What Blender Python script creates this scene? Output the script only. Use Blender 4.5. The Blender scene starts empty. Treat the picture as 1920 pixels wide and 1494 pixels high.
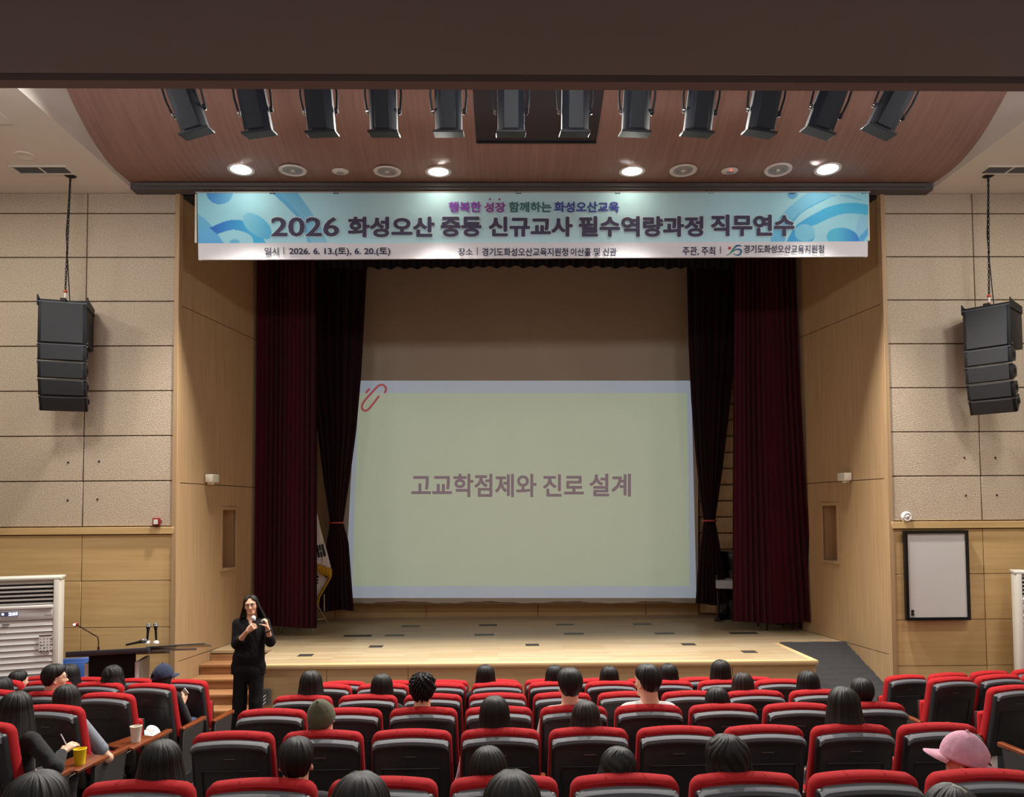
import bpy, bmesh, math, random
import numpy as np
from mathutils import Vector, Matrix
random.seed(7); np.random.seed(7)
R = math.radians; PI = math.pi
sc = bpy.context.scene; C = sc.collection

# ------------------------------------------------------------------ camera
YAW, PITCH, ROLL, YP, F, H = 1.082, 2.497, -.385, 890.9, 1500.0, 2.65
def _basis():
    y, p, r = R(YAW), R(PITCH), R(ROLL)
    f = np.array([math.sin(y)*math.cos(p), math.cos(y)*math.cos(p), math.sin(p)])
    x = np.array([math.cos(y), -math.sin(y), 0]); u = np.cross(x, f)
    return math.cos(r)*x+math.sin(r)*u, -math.sin(r)*x+math.cos(r)*u, f
CR, CU, CF = _basis()
cam_d = bpy.data.cameras.new('camera'); cam = bpy.data.objects.new('camera', cam_d); C.objects.link(cam)
cam_d.sensor_width = 36; cam_d.sensor_fit = 'HORIZONTAL'; cam_d.lens = F/1920*36
cam_d.shift_y = (YP-747)/1920; cam_d.clip_start = .05; cam_d.clip_end = 200
cam.matrix_world = Matrix(((CR[0], CU[0], -CF[0], 0), (CR[1], CU[1], -CF[1], 0), (CR[2], CU[2], -CF[2], H), (0, 0, 0, 1)))
sc.camera = cam
def ray(px, py): return CR*(px-960)/F + CU*(YP-py)/F + CF
def at(px, py, Y):                      # the point at depth Y that the photograph shows at (px, py)
    d = ray(px, py); v = d*(Y/d[1]); return Vector((v[0], v[1], v[2]+H))
def onz(px, py, z):
    d = ray(px, py); v = d*((z-H)/d[2]); return Vector((v[0], v[1], z))
def onplane(px, py, p0, n):
    d = Vector(ray(px, py)); o = Vector((0, 0, H)); n = Vector(n)
    return o + d*((Vector(p0)-o).dot(n)/d.dot(n))

# ------------------------------------------------------------------ world, lamps, exposure
w = bpy.data.worlds.new('world'); sc.world = w; w.use_nodes = True
w.node_tree.nodes['Background'].inputs[0].default_value = (.75, .8, 1, 1)
w.node_tree.nodes['Background'].inputs[1].default_value = .02
sc.view_settings.view_transform = 'Standard'; sc.view_settings.look = 'None'
sc.view_settings.exposure = 0.27; sc.view_settings.gamma = 1.0; sc.view_settings.use_curve_mapping = False
DOWNLIGHT_EMIT = 14.0
def area(name, loc, sx, sy, power, col=(1, .97, .92), rot=(0, 0, 0)):
    l = bpy.data.lights.new(name, 'AREA'); l.shape = 'RECTANGLE'; l.size = sx; l.size_y = sy; l.energy = power; l.color = col
    o = bpy.data.objects.new(name, l); o.location = loc; o.rotation_euler = rot; C.objects.link(o); return o
for lx in (-7.4, -5.2, 6.2, 8.4):
    area('house_light', (lx, 7.5, 6.74), .5, .5, 62)
for lx in (-4.0, .5, 5.0):
    area('added_fill_light', (lx, 5.3, 6.15), 1.0, .25, 38, (.94, .95, 1), (R(112), 0, 0))  # added unseen fill behind the soffit, lifts canopy, ceiling, walls and banner
for lx in (-4.5, -1.0, 2.5, 6.0):
    area('house_light', (lx, 2.4, 5.28), .6, .6, 26)
    area('house_light', (lx, -2.0, 5.28), .6, .6, 26)
for lx, lz in ((-3.05, 6.80), (-.66, 6.80), (1.64, 6.80), (3.97, 6.80)):      # the beams of the four canopy downlights
    l = bpy.data.lights.new('downlight_beam', 'SPOT'); l.spot_size = R(134); l.spot_blend = .4; l.energy = 1150; l.shadow_soft_size = .11; l.color = (1, .96, .9)
    o = bpy.data.objects.new('downlight_beam', l); o.location = (lx, 9.6, lz); o.rotation_euler = (R(-40), 0, 0); C.objects.link(o)

# ------------------------------------------------------------------ materials
def lin(c):
    return tuple((x/255/12.92 if x/255 <= .04045 else ((x/255+.055)/1.055)**2.4) for x in c) + (1,)
MATS = {}
def mat(name, col, rough=.6, metal=0, noise=None, bump=None, emit=None, spec=.5, sheen=0, coat=0, alpha=1, coord='Object'):
    """noise=(scale_xyz, second colour, contrast)  bump=(scale_xyz, strength, distance)"""
    if name in MATS: return MATS[name]
    m = bpy.data.materials.new(name); m.use_nodes = True; nt = m.node_tree; N = nt.nodes; L = nt.links
    b = N['Principled BSDF']; b.inputs['Base Color'].default_value = lin(col)
    b.inputs['Roughness'].default_value = rough; b.inputs['Metallic'].default_value = metal
    b.inputs['Specular IOR Level'].default_value = spec
    if sheen: b.inputs['Sheen Weight'].default_value = sheen
    if coat: b.inputs['Coat Weight'].default_value = coat
    tc = N.new('ShaderNodeTexCoord')
    def tex(scale, detail=4):
        mp = N.new('ShaderNodeMapping'); mp.inputs['Scale'].default_value = scale if isinstance(scale, tuple) else (scale,)*3
        L.new(tc.outputs[coord], mp.inputs['Vector'])
        n = N.new('ShaderNodeTexNoise'); n.inputs['Scale'].default_value = 1; n.inputs['Detail'].default_value = detail
        L.new(mp.outputs[0], n.inputs['Vector']); return n
    if noise:
        n = tex(noise[0]); r = N.new('ShaderNodeValToRGB'); k = noise[2]
        r.color_ramp.elements[0].position = .5-k; r.color_ramp.elements[1].position = .5+k
        r.color_ramp.elements[0].color = lin(noise[1]); r.color_ramp.elements[1].color = lin(col)
        L.new(n.outputs['Fac'], r.inputs[0]); L.new(r.outputs[0], b.inputs['Base Color'])
    if bump:
        n2 = tex(bump[0], 3); bp = N.new('ShaderNodeBump'); bp.inputs['Strength'].default_value = bump[1]; bp.inputs['Distance'].default_value = bump[2]
        L.new(n2.outputs['Fac'], bp.inputs['Height']); L.new(bp.outputs[0], b.inputs['Normal'])
    if emit:
        b.inputs['Emission Color'].default_value = lin(emit[0]); b.inputs['Emission Strength'].default_value = emit[1]
    MATS[name] = m; return m
felt = mat('acoustic_felt', (208, 192, 170), .95, noise=((60, 60, 60), (172, 154, 132), .2), bump=((80, 80, 80), .8, .010), spec=.2)
joint = mat('joint_brown', (120, 88, 58), .8)
wood_h = mat('oak_horizontal', (212, 180, 126), .5, noise=((.9, 4, 22), (190, 154, 102), .3), bump=((4, 30, 160), .1, .002))
wood_v = mat('oak_vertical', (194, 162, 122), .55, noise=((42, 42, 1.2), (168, 137, 98), .32), bump=((120, 120, 3), .12, .002))
wood_fr = mat('oak_front', (214, 184, 136), .5, noise=((1.2, 4, 30), (196, 162, 114), .3))
canopy_m = mat('canopy_veneer', (158, 122, 108), .5, noise=((26, .7, 3), (130, 98, 86), .3))
ceil_m = mat('ceiling_paint', (228, 222, 212), .9, noise=((1.5, 1.5, 1.5), (220, 213, 202), .4))
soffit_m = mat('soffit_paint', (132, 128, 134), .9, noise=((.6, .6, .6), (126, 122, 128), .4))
dark_m = mat('dark_void', (34, 30, 32), .9)
stair_m = mat('stair_wood', (176, 130, 88), .45, noise=((2.2, 26, 26), (142, 98, 62), .28))
carpet_m = mat('charcoal_carpet', (66, 65, 66), .95, noise=((60, 60, 60), (52, 51, 52), .3), bump=((150, 150, 150), .5, .004), spec=.1)
floor_m = mat('aisle_floor', (92, 82, 76), .7, noise=((8, 8, 8), (80, 72, 66), .3))
wall_m = mat('side_wall', (170, 150, 124), .9)
red_m = mat('red_fabric', (172, 34, 38), .9, noise=((160, 160, 160), (148, 27, 31), .3), bump=((420, 420, 420), .35, .002), spec=.15)
shell_m = mat('black_plastic', (38, 39, 42), .42, bump=((380, 380, 380), .12, .001), spec=.45)
seatpan_m = mat('dark_underside', (30, 30, 32), .6)
arm_m = mat('armrest_wood', (126, 62, 28), .28, noise=((26, 5, 26), (98, 44, 20), .3), coat=.3)
steel_m = mat('steel', (150, 150, 150), .3, 1)
chrome_m = mat('chrome', (205, 205, 205), .12, 1)
black_m = mat('black_metal', (24, 25, 28), .55, spec=.3)
blackg_m = mat('black_gloss', (14, 14, 16), .15)
grille_m = mat('speaker_grille', (34, 35, 38), .6, bump=((300, 300, 300), .5, .003))
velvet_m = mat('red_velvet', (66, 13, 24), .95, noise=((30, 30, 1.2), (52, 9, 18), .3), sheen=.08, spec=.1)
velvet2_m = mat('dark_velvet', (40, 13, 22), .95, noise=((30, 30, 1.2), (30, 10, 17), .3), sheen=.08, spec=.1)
valance_m = mat('navy_velvet', (26, 24, 38), .95, sheen=.2, spec=.1)
white_m = mat('white_plastic', (225, 222, 214), .45)
grey_m = mat('grey_plastic', (150, 150, 148), .5)
cream_m = mat('cream_plastic', (232, 228, 206), .5)
board_m = mat('board_white', (206, 204, 200), .35)
screen_m = mat('screen_fabric', (176, 164, 146), .85, noise=((1.5, 1.5, 1.5), (168, 156, 139), .4))
ink_m = mat('ink_navy', (52, 52, 78), .8)
led_m = mat('downlight_glow', (255, 250, 240), .5, emit=((255, 248, 232), DOWNLIGHT_EMIT))
skin_m = mat('skin', (222, 176, 146), .5, noise=((18, 18, 18), (214, 164, 136), .4), spec=.35)
lip_m = mat('lips', (198, 134, 118), .5)
brow_m = mat('eyebrow', (40, 30, 28), .8)
eyew_m = mat('eye_white', (225, 220, 215), .25)
iris_m = mat('iris', (32, 20, 16), .15)
def hairmat(name, col, col2, rough=.48):
    if name in MATS: return MATS[name]
    m = mat(name, col, rough, noise=((90, 2.5, 1), col2, .3), bump=((260, 3, 1), .5, .003), coord='UV', spec=.32)
    return m
hair_black = hairmat('hair_black', (26, 23, 23), (15, 13, 14))
hair_brown = hairmat('hair_dark_brown', (46, 33, 28), (28, 20, 18))
hair_soft = hairmat('hair_soft_black', (34, 30, 30), (19, 17, 17), .48)
def cloth(name, c, c2=None, r=.85):
    return mat('cloth_'+name, c, r, noise=((25, 25, 25), c2 or tuple(int(x*.85) for x in c), .35), bump=((12, 12, 12), .5, .02), spec=.2, sheen=.1)
c_black = cloth('black', (27, 26, 29)); c_white = cloth('white', (214, 205, 202)); c_grey = cloth('grey', (104, 110, 122))
c_navy = cloth('navy', (44, 52, 76)); c_pink = cloth('pink', (214, 158, 176)); c_olive = cloth('olive', (88, 86, 66)); c_jeans = cloth('jeans', (52, 62, 88))
c_dark = cloth('charcoal', (40, 40, 44)); c_mauve = cloth('mauve', (190, 164, 176))

# ------------------------------------------------------------------ object helpers
def link(name, me, parent=None, mats=None):
    o = bpy.data.objects.new(name, me); C.objects.link(o)
    if parent: o.parent = parent
    for m in (mats or []): me.materials.append(m)
    return o
def tag(o, label=None, cat=None, group=None, kind=None):
    if label: o['label'] = label
    if cat: o['category'] = cat
    if group: o['group'] = group
    if kind: o['kind'] = kind
    return o
def thing(name, label, cat, loc=(0, 0, 0), rz=0, group=None, kind=None, s=1):
    o = bpy.data.objects.new(name, None); C.objects.link(o); o.location = loc; o.rotation_euler = (0, 0, rz); o.scale = (s, s, s)
    o.empty_display_size = .1
    return tag(o, label, cat, group, kind)
def smooth(me, ang=40):
    me.polygons.foreach_set('use_smooth', [True]*len(me.polygons)); me.set_sharp_from_angle(angle=R(ang)); me.update()
class MB:
    def __init__(s): s.v = []; s.f = []; s.m = []; s.mi = 0
    def add(s, V, Fs):
        b = len(s.v); s.v += [tuple(v) for v in V]; s.f += [tuple(b+i for i in f) for f in Fs]; s.m += [s.mi]*len(Fs); return s
    def box(s, a, b):
        x0, y0, z0 = a; x1, y1, z1 = b
        return s.add([(x0, y0, z0), (x1, y0, z0), (x1, y1, z0), (x0, y1, z0), (x0, y0, z1), (x1, y0, z1), (x1, y1, z1), (x0, y1, z1)],
                     [(0, 3, 2, 1), (4, 5, 6, 7), (0, 1, 5, 4), (1, 2, 6, 5), (2, 3, 7, 6), (3, 0, 4, 7)])
    def hexa(s, P):   # 8 points bottom 4 then top 4 (ccw)
        return s.add(P, [(0, 3, 2, 1), (4, 5, 6, 7), (0, 1, 5, 4), (1, 2, 6, 5), (2, 3, 7, 6), (3, 0, 4, 7)])
    def slab(s, quad, off):  # quad of 4 points, thickened by vector off
        o = Vector(off); P = [Vector(q) for q in quad]; return s.hexa([p for p in P]+[p+o for p in P])
    def prism(s, pts, off):
        n = len(pts); o = Vector(off); P = [Vector(p) for p in pts]
        return s.add(P+[p+o for p in P], [tuple(range(n))[::-1], tuple(range(n, 2*n))]+[(i, (i+1) % n, n+(i+1) % n, n+i) for i in range(n)])
    def tube(s, pts, r, n=10, cap=True):
        pts = [Vector(p) for p in pts]; rs = r if isinstance(r, (list, tuple)) else [r]*len(pts); V = []; up = None
        for i, p in enumerate(pts):
            t = (pts[min(i+1, len(pts)-1)]-pts[max(i-1, 0)]).normalized()
            if up is None: up = t.orthogonal().normalized()
            up = (up - t*up.dot(t)).normalized(); q = t.cross(up)
            V += [p+(up*math.cos(2*PI*k/n)+q*math.sin(2*PI*k/n))*rs[i] for k in range(n)]
        Fs = [(i*n+k, i*n+(k+1) % n, (i+1)*n+(k+1) % n, (i+1)*n+k) for i in range(len(pts)-1) for k in range(n)]
        if cap: Fs += [tuple(range(n))[::-1], tuple((len(pts)-1)*n+k for k in range(n))]
        return s.add(V, Fs)
    def lathe(s, prof, c=(0, 0, 0), n=20, mtx=None):
        V = []; M = mtx or Matrix.Identity(3); c = Vector(c)
        for r, z in prof: V += [c+M @ Vector((r*math.cos(2*PI*k/n), r*math.sin(2*PI*k/n), z)) for k in range(n)]
        m = len(prof); Fs = [(i*n+k, i*n+(k+1) % n, (i+1)*n+(k+1) % n, (i+1)*n+k) for i in range(m-1) for k in range(n)]
        if prof[0][0] > 1e-5: Fs.append(tuple(range(n))[::-1])
        if prof[-1][0] > 1e-5: Fs.append(tuple((m-1)*n+k for k in range(n)))
        return s.add(V, Fs)
    def ball(s, c, r, n=12, m=8, mtx=None):
        return s.lathe([(max(r*math.sin(PI*i/m), 1e-6), -r*math.cos(PI*i/m)) for i in range(m+1)], c, n, mtx)
    def grid(s, P, nu, nv, closeu=False):  # P list of nv rows of nu points
        Fs = [(j*nu+i, j*nu+(i+1) % nu, (j+1)*nu+(i+1) % nu, (j+1)*nu+i) for j in range(nv-1) for i in range(nu if closeu else nu-1)]
        return s.add(P, Fs)
    def sub(s, lo=0, mtx=None, loc=(0, 0, 0)):  # transform verts from index lo
        M = mtx or Matrix.Identity(3); L_ = Vector(loc)
        for i in range(lo, len(s.v)): s.v[i] = tuple(M @ Vector(s.v[i])+L_)
        return s
    def mesh(s, name, bev=0, seg=2, ang=40, sm=True):
        me = bpy.data.meshes.new(name); me.from_pydata(s.v, [], s.f); me.polygons.foreach_set('material_index', s.m)
        bm = bmesh.new(); bm.from_mesh(me); bmesh.ops.recalc_face_normals(bm, faces=bm.faces)
        if bev:
            ed = [e for e in bm.edges if len(e.link_faces) == 2 and e.calc_face_angle(0) > R(30)]
            bmesh.ops.bevel(bm, geom=ed, offset=bev, segments=seg, affect='EDGES', profile=.5, clamp_overlap=True)
        bm.to_mesh(me); bm.free(); me.update()
        if sm: smooth(me, ang)
        return me
    def build(s, name, mats, parent=None, **k):
        return link(name, s.mesh(name, **k), parent, mats if isinstance(mats, (list, tuple)) else [mats])
def dup(root):
    r = root.copy(); C.objects.link(r)
    for ch in root.children:
        c = ch.copy(); C.objects.link(c); c.parent = r
        for g in ch.children:
            d = g.copy(); C.objects.link(d); d.parent = c
    return r
RZ = lambda a: Matrix.Rotation(a, 3, 'Z')
RX = lambda a: Matrix.Rotation(a, 3, 'X')
RY = lambda a: Matrix.Rotation(a, 3, 'Y')
TXT = {}
def text_verts(s, bold=0.0):
    """outline of a string in Blender's own font, thickened by overlaid shifted copies, normalised to a unit box"""
    cu = bpy.data.curves.new('t', 'FONT'); cu.body = s; cu.size = 1; cu.resolution_u = 3; cu.fill_mode = 'FRONT'
    o = bpy.data.objects.new('t', cu); C.objects.link(o); bpy.context.view_layer.update()
    me = bpy.data.meshes.new_from_object(o.evaluated_get(bpy.context.evaluated_depsgraph_get()))
    bpy.data.objects.remove(o); n = len(me.vertices); co = np.empty(n*3); me.vertices.foreach_get('co', co); co = co.reshape(-1, 3)
    fs = [tuple(p.vertices) for p in me.polygons]; bpy.data.meshes.remove(me)
    if bold:
        K = [(0, 0)]+[(bold*math.cos(a), bold*math.sin(a)) for a in np.linspace(0, 2*PI, 13)[:-1]]
        co = np.concatenate([co+np.array([dx, dy, 0]) for dx, dy in K]); fs = [tuple(i+k*n for i in f) for k in range(len(K)) for f in fs]
        lay = np.repeat(np.arange(len(K)), n)*.00012
    else: lay = np.zeros(n)
    lo, hi = co.min(0), co.max(0); sp = np.maximum(hi-lo, 1e-6); co = (co-lo)/sp; co[:, 2] = lay
    return co, fs
def lettering(s, mp, m, parent, bold=0.0, name='lettering', label=None):
    co, fs = text_verts(s, bold)
    me = bpy.data.meshes.new(name); me.from_pydata([tuple(mp(c[0], c[1])-Vector((0, c[2], 0))) for c in co], [], fs); me.update()
    o = link(name, me, parent, [m])
    if label: o['label'] = label
    return o

# ------------------------------------------------------------------ setting: floors and walls
FY = [-6, 2.0, 2.5, 3.52, 4.83, 5.68, 6.6, 7.5, 8.37, 30]
FZ = [1.4, .74, .68, .57, .42, .34, .225, .12, -.06, -.06]
def fz(y): return float(np.interp(y, FY, FZ))
XL, XR = -8.9, 9.9
m = MB(); P = []
for y, z in zip(FY[:-1]+[14.6], FZ): P += [(XL, y, z), (XR, y, z)]
m.grid(P, 2, len(FY)); nb = len(m.v)
m.box((XL, -6, -.4), (XR, 14.6, -.3))
tag(m.build('floor', floor_m, sm=False), 'raked brown grey hall floor sloping down to the stage', 'floor', kind='structure')
ZT = [6.794, 6.524, 5.948, 5.373, 4.793, 4.212, 3.633, 3.056, 2.475]
ZW = [2.371, 1.787, 1.199, .609, -.06]
def panel_wall(name, xs, label):
    root = thing(name, label, 'wall', kind='structure')
    x0, x1 = min(xs), max(xs)
    MB().box((x0, 10.335, -.3), (x1, 10.5, 6.9)).build('wall_backing', joint, root, sm=False)
    g = .0065
    for i in range(len(xs)-1):
        a, b = sorted((xs[i], xs[i+1]))
        for j in range(len(ZT)-1):
            MB().box((a+g, 10.3, ZT[j+1]+g), (b-g, 10.34, ZT[j]-g)).build('felt_panel', felt, root, bev=.004, seg=1)
        for j in range(len(ZW)-1):
            MB().box((a+g*.6, 10.3, ZW[j+1]+g*.6), (b-g*.6, 10.34, ZW[j]-g*.6)).build('wood_panel', wood_h, root, bev=.002, seg=1)
    MB().box((x0, 10.27, 2.378), (x1, 10.345, 2.468)).build('cap_rail', wood_h, root, bev=.003, seg=1)
    return root
wl = panel_wall('wall_left', [-4.115, -5.28, -6.45, -7.62, XL], 'front wall left of the stage, felt panels above oak panels')
wr = panel_wall('wall_right', [5.10, 6.305, 7.5, 8.7, XR], 'front wall right of the stage, felt panels above oak panels')
# screw holes with stains around them
hole_m = mat('hole_dark', (40, 30, 24), .9)
for root, pts in ((wl, [(128, 867), (186, 865), (127, 938), (183, 936)]), (wr, [(1808, 858), (1866, 858), (1811, 929), (1869, 928)])):
    for px, py in pts:
        p = at(px, py, 10.299); MB().lathe([(.012, 0), (.014, .004)], p, 10, RX(PI/2)).build('screw_hole', hole_m, root)
# alcove walls, splayed
def alcove(name, x0, x1, sgn, niche_px, joints, label):
    A, B = Vector((x0, 10.3, 0)), Vector((x1, 12.5, 0)); d = (B-A); Ls = d.length; d.normalize(); n = Vector((sgn*d.y, -sgn*d.x, 0))
    if n.x*sgn < 0: n = -n      # n points into the opening
    root = thing(name, label, 'wall', kind='structure')
    def Q(s, z, o=0): return A+d*s+n*o+Vector((0, 0, z))
    def bx(mb, s0, s1, z0, z1, o0, o1):
        return mb.hexa([Q(s0, z0, o0), Q(s1, z0, o0), Q(s1, z0, o1), Q(s0, z0, o1), Q(s0, z1, o0), Q(s1, z1, o0), Q(s1, z1, o1), Q(s0, z1, o1)])
    c = [onplane(px, py, A, n) for px, py in niche_px]
    ss = [(p-A).dot(d) for p in c]; zz = [p.z for p in c]; s0, s1, z0, z1 = min(ss), max(ss), min(zz), max(zz)
    bx(MB(), 0, Ls, -.2, z0-.05, -.16, -.03).build('wall_backing', joint, root, sm=False)
    bx(MB(), 0, Ls, z1+.05, 6.9, -.16, -.03).build('wall_backing', joint, root, sm=False)
    zs = [-.2]+joints+[6.9]; g = .005; S0 = .06
    for i in range(len(zs)-1):
        a, b = zs[i]+g, zs[i+1]-g; mb = MB()
        if a < z0 and b > z1:
            bx(mb, S0, s0, a, b, -.03, 0); bx(mb, s1, Ls, a, b, -.03, 0); bx(mb, s0, s1, a, z0, -.03, 0); bx(mb, s0, s1, z1, b, -.03, 0)
        else: bx(mb, S0, Ls, a, b, -.03, 0)
        mb.build('wood_panel', wood_v, root, sm=False)
    bx(MB(), -.03, S0-.006, -.2, 6.9, -.05, .012).build('corner_trim', wood_v, root, bev=.003, seg=1)
    nm = MB(); dp = -.3
    bx(nm, s0-.03, s1+.03, z0-.03, z0, dp, .0); bx(nm, s0-.03, s1+.03, z1, z1+.03, dp, .0)
    bx(nm, s0-.03, s0, z0, z1, dp, .0); bx(nm, s1, s1+.03, z0, z1, dp, .0); bx(nm, s0-.03, s1+.03, z0-.03, z1+.03, dp-.02, dp)
    nm.build('niche', wood_v, root, sm=False)
    fm = MB(); k = .045
    bx(fm, s0-k, s0, z0-k, z1+k, 0, .018); bx(fm, s1, s1+k, z0-k, z1+k, 0, .018); bx(fm, s0, s1, z0-k, z0, 0, .018); bx(fm, s0, s1, z1, z1+k, 0, .018)
    fm.build('niche_frame', wood_v, root, bev=.003, seg=1)
    return A, n, d, root
AL = alcove('wall_alcove_left', -4.09, -3.74, 1, [(416, 956), (440, 1062)], [.75, 3.03, 5.33], 'oak side wall of the proscenium left of the curtain, with a niche')
AR = alcove('wall_alcove_right', 5.075, 4.76, -1, [(1543, 948), (1572, 1052)], [.75, 3.03, 5.33], 'oak side wall of the proscenium right of the curtain, with a niche')
# side, rear walls and stage enclosure
tag(MB().box((XL-.2, -6.2, -.4), (XL, 14.8, 7.2)).build('wall_side_left', wall_m, sm=False), 'plain hall side wall on the far left', 'wall', kind='structure')
tag(MB().box((XR, -6.2, -.4), (XR+.2, 14.8, 7.2)).build('wall_side_right', wall_m, sm=False), 'plain hall side wall on the far right', 'wall', kind='structure')
tag(MB().box((XL, -6.2, -.4), (XR, -6, 7.2)).build('wall_rear', wall_m, sm=False), 'plain wall at the rear of the hall', 'wall', kind='structure')
wb = thing('wall_back', 'oak back wall of the stage behind the screen', 'wall', kind='structure')
yb = 14.42
MB().box((-6.2, yb+.03, .6), (6.8, yb+.2, 9)).build('wall_backing', joint, wb, sm=False)
xs = [-6.2, -4.6, -2.9, -1.28, .72, 2.66, 4.4, 6.8]
for i in range(len(xs)-1):
    MB().box((xs[i]+.005, yb, .75), (xs[i+1]-.005, yb+.035, 1.12)).build('skirting_board', wood_h, wb, sm=False)
    MB().box((xs[i]+.005, yb, 1.13), (xs[i+1]-.005, yb+.035, 9)).build('wood_panel', wood_v, wb, sm=False)
sw = thing('wall_stage_right', 'stepped oak acoustic boards seen between the right curtains', 'wall', kind='structure')
for k in range(26):
    z = .8+k*.285
    MB().hexa([(3.62, 14.30, z), (4.95, 13.75, z), (4.95, 13.95, z), (3.62, 14.45, z), (3.62, 14.22, z+.27), (4.95, 13.67, z+.27), (4.95, 13.95, z+.27), (3.62, 14.45, z+.27)]).build('acoustic_board', wood_v, sw, bev=.012, seg=2)
MB().hexa([(3.6, 14.38, .75), (4.97, 13.85, .75), (4.97, 14.1, .75), (3.6, 14.46, .75), (3.6, 14.38, 8.4), (4.97, 13.85, 8.4), (4.97, 14.1, 8.4), (3.6, 14.46, 8.4)]).build('wall_backing', joint, sw, sm=False)
tag(MB().box((-6.4, 12.4, .5), (-6.2, 14.8, 9)).build('wall_stage_left', dark_m, sm=False), 'dark wing wall at stage left', 'wall', kind='structure')
tag(MB().box((6.8, 12.4, .5), (7.0, 14.8, 9)).build('wall_wing_right', dark_m, sm=False), 'dark wing wall at stage right', 'wall', kind='structure')
for s_, a, b in ((-1, -6.4, -3.76), (1, 4.78, 7.0)):
    tag(MB().box((a, 12.5, -.2), (b, 12.6, 9)).build('wall_wing', dark_m, sm=False), 'dark return wall behind the alcove panelling, %s side' % ('left' if s_ < 0 else 'right'), 'wall', kind='structure')
tag(MB().box((-6.4, 10.36, 8.9), (7.0, 14.8, 9.0)).build('ceiling_stage', dark_m, sm=False), 'dark stage loft ceiling', 'ceiling', kind='structure')
tag(MB().box((-4.2, 10.36, 6.75), (5.2, 12.95, 6.9)).build('ceiling_proscenium', dark_m, sm=False), 'dark ceiling of the proscenium recess behind the banner', 'ceiling', kind='structure')

# ceiling: white ceiling with a recess for the veneered canopy
CXL, CXR = -4.65, 5.69
m = MB(); m.box((XL, 4.4, 6.79), (CXL, 10.35, 6.9)); m.box((CXR, 4.4, 6.79), (XR, 10.35, 6.9))
tag(m.build('ceiling', ceil_m, sm=False), 'white painted ceiling either side of the wood veneer canopy', 'ceiling', kind='structure')
m = MB(); m.box((CXL-.06, 4.4, 6.81), (CXL-.002, 10.3, 8.6)); m.box((CXR+.002, 4.4, 6.81), (CXR+.06, 10.3, 8.6))
tag(m.build('trim_ceiling_recess', ceil_m, sm=False), 'white upstand around the canopy recess', 'trim', kind='structure')
CY = [10.2, 9.95, 9.7, 9.48, 9.26, 9.06, 8.86, 8.7, 8.55, 8.35, 8.1, 7.8, 7.4, 6.8, 5.5, 4.4]
CZ = [6.86, 6.85, 6.845, 6.865, 6.92, 6.99, 7.09, 7.18, 7.28, 7.42, 7.6, 7.8, 8.0, 8.2, 8.4, 8.45]
def cz(y): return float(np.interp(-y, [-v for v in CY], CZ))
m = MB(); P = []; ys = np.linspace(10.2, 4.4, 90)
for y in ys: P += [(CXL, y, cz(y)), (CXR, y, cz(y))]
m.grid(P, 2, len(ys)); P = [(x, y, z+.06) for x, y, z in P]; m.grid(P, 2, len(ys))
tag(m.build('ceiling_canopy', canopy_m, ang=60), 'curved reddish wood veneer ceiling canopy above the stage front', 'ceiling', kind='structure')
m = MB(); m.box((CXL, 10.12, 6.772), (CXR, 10.3, 6.90)); m.box((CXL+.1, 10.08, 6.80), (CXR-.1, 10.12, 6.84))
tag(m.build('trim_header', mat('header_grey', (92, 86, 86), .8), sm=False), 'grey header strip above the banner', 'trim', kind='structure')
# dark near soffit
m = MB(); m.box((XL, -6, 5.32), (XR, 4.8, 5.6))
tag(m.build('ceiling_near', soffit_m, sm=False), 'dark painted near ceiling across the top of the view', 'ceiling', kind='structure')
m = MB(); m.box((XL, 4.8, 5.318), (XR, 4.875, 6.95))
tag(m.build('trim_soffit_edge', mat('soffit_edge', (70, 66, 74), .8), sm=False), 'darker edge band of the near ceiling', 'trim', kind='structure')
m = MB(); m.box((XL, 4.875, 5.32), (XR, 4.975, 5.6))
tag(m.build('trim_soffit_lip', mat('soffit_lip', (128, 112, 112), .8), sm=False), 'thin brown lip along the near ceiling edge', 'trim', kind='structure')

# ------------------------------------------------------------------ stage, stairs, ramp
st = thing('stage', 'low oak stage with pale plank deck and panelled front', 'stage', kind='structure')
def stage_mat():
    m_ = bpy.data.materials.new('stage_planks'); m_.use_nodes = True; N = m_.node_tree.nodes; L = m_.node_tree.links; b = N['Principled BSDF']
    tc = N.new('ShaderNodeTexCoord'); br = N.new('ShaderNodeTexBrick'); br.offset = .37; br.inputs['Scale'].default_value = 1
    br.inputs['Brick Width'].default_value = .9; br.inputs['Row Height'].default_value = .075; br.inputs['Mortar Size'].default_value = .0012
    br.inputs['Color1'].default_value = lin((206, 184, 150)); br.inputs['Color2'].default_value = lin((188, 162, 124)); br.inputs['Mortar'].default_value = lin((138, 108, 74))
    L.new(tc.outputs['Object'], br.inputs['Vector'])
    mp = N.new('ShaderNodeMapping'); mp.inputs['Scale'].default_value = (2, 40, 4); L.new(tc.outputs['Object'], mp.inputs['Vector'])
    n = N.new('ShaderNodeTexNoise'); n.inputs['Scale'].default_value = 1; L.new(mp.outputs[0], n.inputs['Vector'])
    mx = N.new('ShaderNodeMix'); mx.data_type = 'RGBA'; mx.blend_type = 'MULTIPLY'; mx.inputs[0].default_value = .35
    L.new(br.outputs['Color'], mx.inputs[6]); L.new(n.outputs['Color'], mx.inputs[7]); L.new(mx.outputs[2], b.inputs['Base Color'])
    b.inputs['Roughness'].default_value = .33; return m_
SZ = .75
poly = [(-3.1, 10.12), (3.98, 10.05), (3.95, 11.34), (4.93, 11.34), (4.76, 12.55), (6.7, 12.62), (6.7, 14.43), (-6.1, 14.43), (-6.1, 12.62), (-3.8, 12.55), (-3.94, 11.16), (-3.1, 11.16)]
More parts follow.
